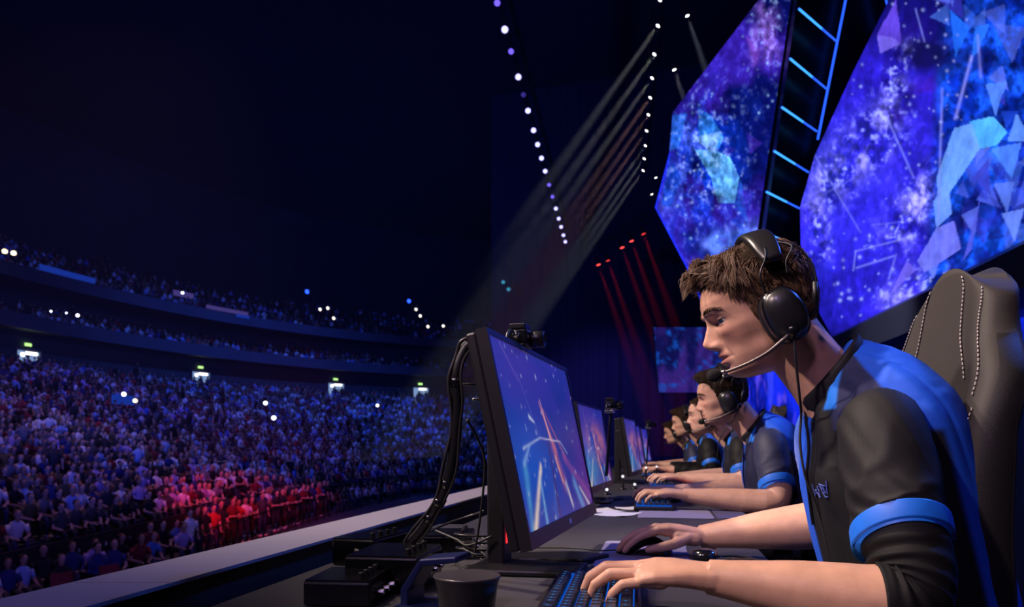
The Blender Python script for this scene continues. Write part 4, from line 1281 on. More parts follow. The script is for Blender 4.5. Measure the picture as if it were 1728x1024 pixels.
def make_hair(person, Hm, m, rng, n_str, style):
    """a shell that follows the skull plus strands combed over it."""
    top = sstep(0.03, 0.075, HZ)
    thick = 0.007 + style['top'] * top + style['front'] * sstep(0.02, 0.07, HX) * top + style['back'] * sstep(0.0, -0.08, HX)
    nrm = np.stack([HX - _nx, HY, (HZ - 0.0) * 0.9 + 0.012], -1); nrm /= np.linalg.norm(nrm, axis=-1)[..., None]
    lump = fbm(HX * 130 + 40, HY * 130 + HZ * 90 + 40, 3, style['seed'])
    base = np.stack([HX, HY, HZ], -1)
    sh = base + nrm * ((thick * (0.40 + 0.60 * lump)) * HM - 0.006 * (1 - HM))[..., None]
    sh[..., 0] += style['front'] * 0.8 * top * sstep(0.03, 0.075, HX)
    mb_ = MB(); mb_.rings([[tuple(sh[k, i]) for i in range(sh.shape[1])] for k in range(sh.shape[0])])
    mb_.v = [tuple(Hm @ Vector(p)) for p in mb_.v]
    shell = mb_.build('hair', M['scalp'], person, smooth=True)
    # strands
    w = (HM ** 2).ravel(); w = w * (0.15 + np.abs(HX.ravel() * 0 + 1))
    ring = np.sqrt(HX ** 2 + HY ** 2).ravel(); w = w * ring * (1.8 - 0.8 * top.ravel())
    idx = rng.choice(w.size, size=n_str, p=w / w.sum())
    root = sh.reshape(-1, 3)[idx] - nrm.reshape(-1, 3)[idx] * 0.004
    N = nrm.reshape(-1, 3)[idx]; tp = top.ravel()[idx]
    root = root + rng.normal(0, .0012, root.shape)
    flow_top = np.array([0.70, 0.0, 0.45]); flow_side = np.array([-0.35, 0.0, -0.9])
    fl = flow_top * tp[:, None] + flow_side * (1 - tp)[:, None]
    fr_ = (sstep(0.035, 0.065, root[:, 0]) * tp)[:, None]
    fl = fl * (1 - fr_) + np.array([0.42, 0.0, 0.85]) * fr_
    clump = np.stack([fbm(root[:, 0] * 60 + 9, root[:, 1] * 60 + root[:, 2] * 60 + 9, 2, style['seed'] + k) - .5 for k in (1, 2, 3)], -1)
    fl = fl + clump * 2.6 * (0.30 + tp[:, None]) + rng.normal(0, .07, fl.shape)
    fl = fl - N * np.sum(fl * N, -1)[:, None] * 0.75 + N * (0.10 + 0.20 * tp[:, None])
    fl /= np.linalg.norm(fl, axis=-1)[:, None]
    L = (0.016 + style['len'] * tp) * rng.uniform(.6, 1.2, n_str)
    L = L * (1 - .72 * np.exp(-((root[:, 0] + .022) / .026) ** 4) * (root[:, 2] > .03))
    K = 6
    pts = np.empty((n_str, K, 3))
    for k in range(K):
        t = k / (K - 1)
        pts[:, k] = root + fl * (L * t)[:, None] - N * (L * 0.46 * t * t)[:, None] * (0.4 + tp[:, None]) + np.array([0, 0, -1]) * (L * .10 * t * t)[:, None]
    # strands gather into locks
    nc = style.get('locks', 900); ci = rng.choice(n_str, size=min(nc, n_str), replace=False)
    near_c = np.empty(n_str, int)
    for a0 in range(0, n_str, 2000):
        dd = ((root[a0:a0 + 2000, None, :] - root[None, ci, :]) ** 2).sum(-1); near_c[a0:a0 + 2000] = dd.argmin(1)
    guide = pts[ci][near_c]
    for k in range(K):
        t = k / (K - 1); pts[:, k] += (guide[:, k] - pts[:, k]) * ((0.22 + 0.46 * tp) * t ** 1.2)[:, None]
    R3 = np.array(Hm.to_3x3()); T3_ = np.array(Hm.translation)
    pts = pts @ R3.T + T3_
    cu = bpy.data.hair_curves.new('hair_strands')
    cu.add_curves([K] * n_str)
    cu.points.foreach_set('position', pts.astype(np.float32).ravel())
    rad = np.tile(np.array([.00045, .00045, .00042, .0004, .0003, .00008]) * style.get('thick', 1.0), n_str).astype(np.float32)
    cu.points.foreach_set('radius', rad)
    cu.materials.append(m)
    o = obj('hair_strands', cu, shell)
    return shell

_nx = 0.0

def skin_colors(me, Hm, tone, brow, stubble=0.2):
    v = verts_np(me); inv = Hm.inverted()
    R3 = np.array(inv.to_3x3()); T = np.array(inv.translation)
    h = v @ R3.T + T
    x, y, z = h[:, 0], np.abs(h[:, 1]), h[:, 2]
    c = np.tile(np.array(tone), (len(v), 1))
    n = fbm(v[:, 0] * 60 + 50, v[:, 2] * 60 + v[:, 1] * 45 + 50, 4, 3)
    c *= (0.86 + 0.28 * n)[:, None]
    face = (x > 0.02) & (z > -0.12) & (z < 0.06) & (np.abs(h[:, 1]) < .09)
    def mixin(mask, col, a):
        k = (mask * a * face)[:, None]
        return c * (1 - k) + np.array(col) * k
    c = mixin(np.exp(-((y - .040) / .016) ** 2 - ((z + .034) / .014) ** 2), (tone[0] * 1.05, tone[1] * .72, tone[2] * .68), .5)
    c = mixin(np.exp(-(y / .014) ** 2 - ((z + .040) / .012) ** 2), (tone[0] * 1.0, tone[1] * .72, tone[2] * .66), .4)
    c = mixin(sstep(-.048, -.075, z) * (y > 0) * sstep(.0, .03, x), (tone[0] * .62, tone[1] * .60, tone[2] * .62), stubble)
    lip = np.exp(-(y / .021) ** 4 - ((z + .0685) / .0095) ** 4) * (x > .06)
    c = mixin(lip, (tone[0] * .80, tone[1] * .50, tone[2] * .50), .8)
    bz = 0.0075 + 0.004 * np.sin((y - .012) / .034 * 3.0)
    br = np.exp(-((z - bz) / (.0052 - .0022 * sstep(.03, .05, y))) ** 2) * sstep(.010, .014, y) * sstep(.052, .044, y)
    c = mixin(br, brow, .62)
    lash = np.exp(-((z + .0065) / .0016) ** 2 - ((y - .0330) / .014) ** 4) * (x > .046)
    c = mixin(lash, (.03, .02, .02), .9)
    sock = np.exp(-((z + .010) / .009) ** 2 - ((y - .030) / .016) ** 2)
    c = mixin(sock, (tone[0] * .66, tone[1] * .55, tone[2] * .60), .5)
    set_col(me, np.clip(c, 0, 1))

def torso_rings(T, seg=72):
    """T: (x, z, half width, half depth, tilt deg, exponent)"""
    out = []
    for (cx, cz, hb, ha, ang, p) in T:
        a_ = math.radians(ang); ring = []
        for i in range(seg):
            t = 2 * math.pi * i / seg; c, s = math.cos(t), math.sin(t)
            dx = ha * math.copysign(abs(c) ** (2 / p), c); dy = hb * math.copysign(abs(s) ** (2 / p), s)
            ring.append((cx + dx * math.cos(a_), dy, cz + dx * math.sin(a_)))
        out.append(ring)
    return out

def refine(T, n):
    A = np.array(T); k = np.linspace(0, len(T) - 1, n)
    # smooth interpolation of every column
    out = np.empty((n, A.shape[1]))
    for c in range(A.shape[1]):
        pts = [Vector((i, A[i, c], 0)) for i in range(len(T))]
        cm = catmull(pts, 12); xs = [p.x for p in cm]; ys = [p.y for p in cm]
        out[:, c] = np.interp(k, xs, ys)
    return [tuple(r) for r in out]

def person_body(root, cfg, rng):
    """skin, eyes, hair and clothes of one seated player; all coordinates in the row frame of the player."""
    Zc = lambda z: CAMZ + z
    detail = cfg['detail']
    hp = (cfg['head'][0], cfg['head'][1], Zc(cfg['head'][2]))
    Hm = head_matrix(hp, math.radians(cfg['pitch']), 0, math.radians(cfg.get('yaw', 0)))
    dz = cfg.get('dz', 0.0)
    m = head_mb()
    m.v = [tuple(Hm @ Vector(p)) for p in m.v]
    if 'head_scale' in cfg: pass
    # neck
    n0 = Vector(hp) + Vector((0.045, 0, -0.035)); n3 = Vector((0.150, 0, Zc(0.045 + dz)))
    m.tube(catmull([n0, n0 + Vector((0.030, 0, -0.045)), n0.lerp(n3, .72) + Vector((.002, 0, 0)), n3], 5), smooth_list([.050, .051, .053, .060, .075], 16), 28)
    # throat
    # arms
    paths = {}
    seg = 48 if detail > 1 else 24
    for side in ('near', 'far'):
        S, E, Wr = [(p[0], p[1], Zc(p[2] + (dz if k == 0 else 0))) for k, p in enumerate(cfg[side])]
        pth = arm_path(S, E, Wr, 8)
        rd = path_radii(len(pth), [(0, .052), (.2, .048), (.40, .043), (.52, .046), (.60, .0495), (.70, .045), (.85, .033), (.95, .0262), (1, .0235)])
        m.tube(pth, rd, seg)
        paths[side] = (pth, Vector(S), Vector(E), Vector(Wr))
        h = cfg[side + '_hand']
        hand_mb(m, Wr, h['fwd'], h['up'], h['thumb'], h['curl'], h.get('spread', 1), 1.0, seg=14 if detail > 1 else 8)
    me = remeshed(m, 0.0017 if detail > 1 else 0.0036, 2 if detail > 1 else 1)
    me.materials.append(M['skin'])
    skin_colors(me, Hm, cfg['tone'], cfg['brow'], cfg.get('stubble', .25))
    obj('body', me, root)
    # eyes
    for s in (-1, 1):
        em = MB(); em.ellipsoid((0, 0, 0), (.0122, .0122, .0122), seg=28, n=24)
        ev = np.array(em.v); look = Vector((1, .48, -.08)).normalized()
        d = ev @ np.array(look) / .0122
        col = np.where(d[:, None] > .985, np.array((.004, .004, .005)), np.where(d[:, None] > .87, np.array((.018, .028, .045)), np.array((.45, .42, .43))))
        bulge = np.where(d > .87, (d - .87) * .006, 0); ev = ev + np.array(look) * bulge[:, None]
        em.v = [tuple(Hm @ (Vector(p) + Vector((.0588, s * .0312, -.0085)))) for p in ev]
        eo = em.mesh('eye', M['eye'], True); set_col(eo, col); obj('eye', eo, root)
    # eyebrow hairs
    ne = 130 if detail > 1 else 100; bp_ = []
    for s in (-1, 1):
        yb = rng.uniform(.011, .050, ne); zb = .0085 + .0045 * np.sin((yb - .010) / .034 * 2.6) + rng.normal(0, .0019, ne) * (1.15 - (yb - .011) / .06)
        for y_, z_ in zip(yb, zb):
            kz = int(np.clip((z_ + .110) / .203 * (HX.shape[0] - 1), 0, HX.shape[0] - 1)); row = HY[kz] * s
            cand = np.where((HX[kz] > .03) & (row > 0))[0]; j = cand[np.argmin(np.abs(row[cand] - y_))]
            p0 = np.array((HX[kz, j] + .0002, HY[kz, j], z_))
            d_ = np.array((-.25 - 4 * max(0, y_ - .03), s * .9, .45 - 14 * max(0, y_ - .022))) ; d_ = d_ / np.linalg.norm(d_)
            L_ = rng.uniform(.005, .009)
            bp_.append([p0, p0 + d_ * L_ * .5 + np.array((.0010, 0, 0)), p0 + d_ * L_])
    bp_ = np.array(bp_) @ np.array(Hm.to_3x3()).T + np.array(Hm.translation)
    bc = bpy.data.hair_curves.new('eyebrows'); bc.add_curves([3] * len(bp_)); bc.points.foreach_set('position', bp_.astype(np.float32).ravel())
    bc.points.foreach_set('radius', np.tile(np.array((.00030, .00026, .0001), dtype=np.float32), len(bp_))); bc.materials.append(M['scalp']); obj('eyebrows', bc, root)
    make_hair(root, Hm, cfg['hair_mat'], rng, cfg['strands'], cfg['style'])

    # ---- jersey torso
    T = [(.28, -.52, .165, .12, 0, 2.4), (.275, -.40, .165, .12, 3, 2.4), (.250, -.25, .165, .128, 9, 2.4), (.214, -.10, .172, .130, 20, 2.4), (.187, .0, .180, .126, 30, 2.4),
         (.172, .042, .172, .116, 38, 2.3), (.152, .080, .144, .098, 44, 2.2), (.134, .104, .100, .080, 49, 2.1), (.122, .116, .074, .070, 52, 2.0), (.112, .122, .062, .062, 53, 2.0)]
    T = [(a, b + CAMZ + dz * sstep(-.4, .0, np.array(b)).item(), c, d, e, f) for a, b, c, d, e, f in T]
    nr, ns = (170, 200) if detail > 1 else (60, 72)
    rings = torso_rings(refine(T, nr), ns)
    V = np.array(rings)                                     # nr, ns, 3
    k = np.linspace(0, 1, nr)[:, None]; t = np.linspace(0, 2 * np.pi, ns, endpoint=False)[None, :]
    c, s = np.cos(t), np.sin(t)
    ctr = V.mean(axis=1, keepdims=True); dirv = V - ctr; dirv /= np.linalg.norm(dirv, axis=2)[..., None]
    fold = 0.0045 * np.sin(13 * t + 5 * k + 3 * np.sin(4 * k)) * sstep(.25, .5, k) * sstep(.92, .75, k) * (c < 0.5)
    fold = fold + 0.008 * (fbm(t * 2.0 + k * 3, k * 9 + t, 4, cfg['seed']) - .5)
    V = V + dirv * fold[..., None]
    tm = MB(); tm.rings([[tuple(p) for p in r] for r in V])
    to = tm.mesh('jersey', M['jersey'], True)
    dark = np.array(cfg['dark']); blue = np.array((.012, .085, .60)); bright = np.array((.02, .20, .80)); navy = np.array((.018, .022, .075))
    C = np.zeros((nr, ns, 3)) + dark
    xl, yl, zl = V[..., 0], V[..., 1], V[..., 2] - CAMZ - dz
    def lay(mask, col):
        C[...] = C * (1 - mask[..., None]) + np.array(col) * mask[..., None]
    e_ = .004
    lay(np.broadcast_to(sstep(.26, .34, c), (nr, ns)) * 1.0, blue)
    lay(np.broadcast_to(sstep(-.26, -.34, c), (nr, ns)) * sstep(-.025, -.020, yl), blue)
    up = sstep(.018, .026, zl) * sstep(.040, .048, np.abs(yl))
    lay(up * sstep(.098, .104, xl), navy)
    lay(up * sstep(.184, .190, xl + zl * .35), blue * 1.15)
    d_ = xl - zl * .25
    lay(up * sstep(.062, .066, d_) * sstep(.092, .088, d_) * sstep(.052, .058, zl) * sstep(.064, .070, np.abs(yl)), bright)
    if cfg.get('side_blue'): C[(c < .1) & (c > -.75) & (np.abs(yl) > .1) & (k < .75)] = blue * .8
    cols = np.concatenate([C.reshape(-1, 3), C[0].mean(axis=0, keepdims=True), dark[None]])
    set_col(to, cols); jo = obj('jersey', to, root)
    # collar: a stand-up band, open at the front
    cb = refine(T, nr); base = cb[int(nr * .945)]
    a_ = math.radians(52); cm = MB(); rr = []
    for lvl, (sc, lift) in enumerate(((1.02, -.018), (1.03, -.008), (1.03, .002), (.99, .008), (.95, .005), (.95, -.008), (.96, -.018))):
        ring = []
        for i in range(56):
            th = math.radians(-164) + math.radians(328) * i / 55
            cx, cz, hb, ha = base[0], base[1], base[2] * 1.06, base[3] * 1.08
            dx = ha * math.cos(th) * sc; dy = hb * math.sin(th) * sc
            px, pz = cx + dx * math.cos(a_), cz + dx * math.sin(a_)
            ring.append((px - lift * math.sin(a_) * .8 , dy, pz + lift * math.cos(a_) + lift * .35))
        rr.append(ring)
    cm.rings(rr, cap=False, closed=False)
    cm.build('collar', M['jersey_black'], root, smooth=True)
    # zip
    zi = [tuple(V[j, ns // 2 + round(ns * .0145)] + np.array((-.002, -.002, 0))) for j in range(int(nr * .35), int(nr * .97), 3)]
    MB().tube(zi, .0022, 6).build('zip', M['dark_metal'], jo)

    # ---- sleeves
    for side, sg_ in (('near', -1), ('far', 1)):
        pth, S, E, Wr = paths[side]
        start = Vector((S.x + .012, S.y * .62, S.z + .035)); 
        A = catmull([start, S + Vector((0, sg_ * .004, .004)), S.lerp(E, .36) + Vector((0, sg_ * .006, 0)), S.lerp(E, cfg['sleeve'])], 12)
        prof = smooth_list([.036, .0560, .0600, .0608, .0605], len(A))
        sm = MB(); sm.tube(A, prof, 64 if detail > 1 else 28, up=(1, 0, 0))
        # folds
        sv = np.array(sm.v); ns_ = 64 if detail > 1 else 28; nA = len(A)
        body_v = sv[:nA * ns_].reshape(nA, ns_, 3); ctr_ = np.array([list(p) for p in A])[:, None, :]
        dv = body_v - ctr_; kk = np.linspace(0, 1, nA)[:, None]; tt = np.linspace(0, 2 * np.pi, ns_, endpoint=False)[None, :]
        amp = cfg.get('fold', 1.0) * (1.0 if side == 'near' else .3) * sstep(.25, .6, kk) * (0.55 + 0.45 * np.cos(tt - 2.6))
        rip = .085 * ((1 - np.abs(np.sin(7.5 * kk + 1.7 * np.abs(((tt + .4) % (2 * np.pi)) - np.pi) + 2.2 * fbm(kk * 3 + .4 * tt, np.sin(tt) * 1.2 + 3, 3, cfg['seed'] + 5)))) ** 1.6 - .35) * amp + (.12 if side == 'near' else .03) * (fbm(kk * 7 + 3 * tt, tt * 2 + kk * 5, 3, cfg['seed'] + 9) - .5)
        body_v = ctr_ + dv * (1 + rip)[..., None]
        dd_ = np.array((A[-1] - A[-3]).normalized())
        body_v = body_v - dd_ * (((body_v[..., 1:2] - ctr_[..., 1:2]) * sg_ / .06) * .020 * kk[..., None] ** 2)
        sv[:nA * ns_] = body_v.reshape(-1, 3); sm.v = [tuple(p) for p in sv]
        so = sm.build('sleeve', (cfg.get('far_sleeve', cfg['sleeve_mat']) if side == 'far' else cfg['sleeve_mat']), root, smooth=True)
        # cuff band
        d = (A[-1] - A[-3]).normalized(); q = A[-1]
        cf = MB(); cf.tube([q + d * t_ for t_ in (-.002, -.0012, .0008, .024, .0262, .0272, .0245)], [.0600, .0624, .0628, .0628, .0624, .0600, .0540], 48, up=(1, 0, 0))
        cf.v = [tuple(Vector(p) - d * ((p[1] - q.y) * sg_ / .06 * .020)) for p in cf.v]
        cf.build('cuff', M['cuff_blue'], so, smooth=True)
        if cfg.get('undershirt'):
            n1 = len(pth); i0 = int(n1 * .26); i1 = int(n1 * cfg['undershirt'][side])
            up_ = pth[i0:i1]; L_ = len(up_)
            fine = catmull(up_, 4)
            rr_ = np.interp(np.linspace(0, 1, len(fine)), [0, .5, .85, 1], [.0535, .0515, .0535, .0525])
            um = MB(); um.tube(fine, list(rr_), 48)
            uv = np.array(um.v); bv = uv[:len(fine) * 48].reshape(len(fine), 48, 3); cc = np.array([list(p) for p in fine])[:, None, :]
            kk = np.linspace(0, 1, len(fine))[:, None]; tt = np.linspace(0, 2 * np.pi, 48, endpoint=False)[None, :]
            rp = .055 * np.sin(46 * kk + 1.6 * np.sin(tt) + 2 * fbm(kk * 5, tt * 1.2 + 4, 2, 77)) * sstep(.0, .2, kk) * sstep(1, .8, kk) * (.5 + .5 * np.cos(tt - 1.2))
            uv[:len(fine) * 48] = (cc + (bv - cc) * (1 + rp)[..., None]).reshape(-1, 3); um.v = [tuple(p) for p in uv]
            um.build('undershirt_sleeve', M['undershirt'], root, smooth=True)
    # ---- trousers and shoes (in the dark under the desk)
    tr = MB()
    for s in (-1, 1):
        tr.tube(catmull([(.28, s * .09, Zc(-.47)), (.12, s * .12, Zc(-.46)), (-.08, s * .14, Zc(-.47)), (-.10, s * .14, Zc(-.56)), (-.06, s * .14, .12)], 4), smooth_list([.095, .088, .072, .066, .062, .05], 17), 18)
    tr.build('trousers', M['trousers'], root, smooth=True)
    for s in (-1, 1):
        MB().rings([[(x, s * .14 + .045 * w * math.cos(a), .002 + z * (0.5 + .5 * math.sin(a)) ) for a in np.linspace(0, 2 * math.pi, 16, endpoint=False)] for x, w, z in ((.02, .6, .09), (0, .85, .11), (-.06, .95, .12), (-.13, 1.05, .08), (-.19, .95, .06), (-.22, .5, .04))]).build('shoe', M['black_rubber'], root, smooth=True)
    return Hm


TYPE = [(.10, .55, .45), (.02, .60, .50), (.05, .62, .50), (.16, .62, .45), ((.75, .55, -.35), (.95, .10, -.30), (1.0, -.05, -.25))]
MOUSE = [(.50, .30, .22), (.46, .34, .24), (.52, .42, .30), (.58, .50, .35), ((.66, .60, -.42), (.95, .12, -.42), (.98, -.10, -.35))]

HAIRS = [hair_mat('hair_brown', (.125, .070, .038)), hair_mat('hair_dark', (.022, .013, .008)), hair_mat('hair_fair', (.16, .085, .045)), hair_mat('hair_chestnut', (.060, .026, .014)), hair_mat('hair_brown_mid', (.050, .028, .015))]
rngp = np.random.default_rng(3)

# ---- the five players along the row: position of the head over the floor
PLAYERS = [
    dict(at=(.411, 1.24), head=(0, 0, .230), pitch=15, yaw=5, detail=2, strands=40000, tone=(.54, .305, .205), brow=(.035, .020, .014), seed=1, dark=(.0065, .0065, .0085), sleeve_mat=M['jersey_black'], hair_mat=HAIRS[0],
         style=dict(top=.012, front=.015, back=.004, seed=5, len=.034, thick=1.0), sleeve=.56, fold=1.0, far_sleeve=M['jersey_blue'], undershirt=dict(near=.64, far=.60),
         near=[(.150, -.165, .012), (.160, -.285, -.205), (-.095, -.262, -.180)], far=[(.150, .165, .020), (.195, .275, -.155), (-.075, .300, -.194)],
         near_hand=dict(fwd=(-1, .02, .02), up=(.05, -.16, 1), thumb=-1, curl=TYPE), far_hand=dict(fwd=(-1, -.07, .16), up=(.16, .10, 1), thumb=1, curl=MOUSE, spread=.8),
         label='young man leaning forward in black and blue jersey, nearest player at the desks'),
    dict(at=(0.797, 2.8), head=(0, 0, 0.187), pitch=7, detail=1, strands=3500, tone=(.56, .32, .23), brow=(.03, .02, .012), seed=2, dark=(.016, .018, .05), sleeve_mat=M['jersey_navy'], hair_mat=HAIRS[1], dz=-.045,
         style=dict(top=.016, front=.016, back=.004, seed=15, len=.022), sleeve=.62, fold=.7,
         near=[(.155, -.172, .035), (.175, -.25, -.205), (-.145, -.200, -.180)], far=[(.155, .172, .035), (.17, .24, -.18), (-.165, .13, -.185)],
         near_hand=dict(fwd=(-1, .10, .05), up=(.05, -.1, 1), thumb=-1, curl=TYPE), far_hand=dict(fwd=(-1, -.10, .05), up=(.05, .05, 1), thumb=1, curl=TYPE),
         label='dark haired man in navy and blue jersey, second player along the desks'),
    dict(at=(1.095, 4.1), head=(-0.02, 0, 0.169), pitch=2, detail=1, strands=2500, tone=(.62, .37, .28), brow=(.12, .07, .04), seed=3, dark=(.014, .015, .022), sleeve_mat=M['jersey_black'], hair_mat=HAIRS[2], dz=-.055,
         style=dict(top=.004, front=.003, back=.002, seed=25, len=.010), sleeve=.60, fold=.7,
         near=[(.155, -.172, .035), (.165, -.245, -.200), (-.145, -.200, -.178)], far=[(.155, .172, .035), (.17, .24, -.18), (-.165, .13, -.185)],
         near_hand=dict(fwd=(-1, .10, .05), up=(.05, -.1, 1), thumb=-1, curl=TYPE), far_hand=dict(fwd=(-1, -.10, .05), up=(.05, .05, 1), thumb=1, curl=TYPE),
         label='fair short haired man in dark jersey, third player along the desks'),
    dict(at=(1.3, 5.5), head=(-0.01, 0, 0.173), pitch=8, detail=1, strands=2500, tone=(.55, .32, .23), brow=(.03, .02, .012), seed=4, dark=(.008, .008, .010), sleeve_mat=M['jersey_black'], hair_mat=HAIRS[3], dz=-.055,
         style=dict(top=.018, front=.018, back=.004, seed=35, len=.022), sleeve=.62, fold=.7, undershirt=dict(near=.92, far=.92),
         near=[(.155, -.172, .035), (.175, -.25, -.200), (-.145, -.200, -.178)], far=[(.155, .172, .035), (.17, .24, -.18), (-.165, .13, -.185)],
         near_hand=dict(fwd=(-1, .10, .05), up=(.05, -.1, 1), thumb=-1, curl=TYPE), far_hand=dict(fwd=(-1, -.10, .05), up=(.05, .05, 1), thumb=1, curl=TYPE),
         label='chestnut haired man in long black undersleeves, fourth player along the desks'),
    dict(at=(1.53, 6.9), head=(-0.01, 0, 0.12), pitch=10, detail=1, strands=2000, tone=(.55, .32, .23), brow=(.04, .025, .015), seed=6, dark=(.02, .022, .03), sleeve_mat=M['jersey_navy'], hair_mat=HAIRS[4], dz=-.095,
         style=dict(top=.016, front=.016, back=.004, seed=45, len=.022), sleeve=.62, fold=.7,
         near=[(.155, -.172, .035), (.175, -.25, -.200), (-.145, -.200, -.178)], far=[(.155, .172, .035), (.17, .24, -.18), (-.165, .13, -.185)],
         near_hand=dict(fwd=(-1, .10, .05), up=(.05, -.1, 1), thumb=-1, curl=TYPE), far_hand=dict(fwd=(-1, -.10, .05), up=(.05, .05, 1), thumb=1, curl=TYPE),
         label='brown haired man furthest along the row of desks'),
]

def row_empty(name, at, z=0.0, label=None, cat=None, group=None, drz=0.0):
    return empty(name, (at[0], at[1], z), RZ + drz, label, cat, group)

HEADS = []
for cfg in PLAYERS:
    r = row_empty('person', cfg['at'], 0.0, cfg['label'], 'person', 'players at the desks')
    bpy.context.view_layer.update()
    HEADS.append((r, person_body(r, cfg, rngp)))

# ---- chest print on the nearest jersey: blue letter-like marks by the zip
r0 = HEADS[0][0]; jm = [o for o in r0.children if o.name.startswith('jersey')][0]
MW0 = Matrix.Translation(r0.location) @ Matrix.Rotation(r0.rotation_euler.z, 4, 'Z')
jv = verts_np(jm.data); jw = jv @ np.array(MW0.to_3x3()).T + np.array(MW0.translation)
jpx = 864 + F * jw[:, 0] / jw[:, 1]; jpy = 750 - F * (jw[:, 2] - CAMZ) / jw[:, 1]
M['print'] = mat('chest_print', (.05, .08, .36), .5)
pr = MB()
for st in ([(1371, 817), (1377, 838)], [(1377, 838), (1381, 821)], [(1381, 821), (1386, 840)], [(1386, 840), (1377, 826)], [(1384, 818), (1393, 838)], [(1383, 817), (1393, 820)], [(1393, 838), (1398, 839)], [(1395, 811), (1397, 834)], [(1388, 818), (1394, 832)]):
    pp_ = []
    for t in np.linspace(0, 1, 6):
        x_, y_ = st[0][0] * (1 - t) + st[1][0] * t, st[0][1] * (1 - t) + st[1][1] * t
        d_ = (jpx - x_) ** 2 + (jpy - y_) ** 2 + 1e6 * (jv[:, 1] > 0) + 1e6 * (jv[:, 0] > .25)
        k_ = np.argsort(d_)[:4]; w_ = 1 / (d_[k_] + .5); q_ = (jv[k_] * w_[:, None]).sum(0) / w_.sum()
        pp_.append(Vector(q_.tolist()) + Vector((-.0010, -.0012, 0)))
    pr.tube(pp_, .0011, 5)
pr.build('chest_print', M['print'], jm)
# ---- headsets
def head_px(root, Hm, px, py, y):
    """point of the head frame on the plane head-y = y seen at a photo reading."""
    MW = Matrix.Translation(root.location) @ Matrix.Rotation(root.rotation_euler.z, 4, 'Z') @ Hm
    inv = MW.inverted(); o = inv @ Vector((0, 0, CAMZ)); d = (inv @ P(px, py, 1.0)) - o
    t = (y - o.y) / d.y
    return o + d * t

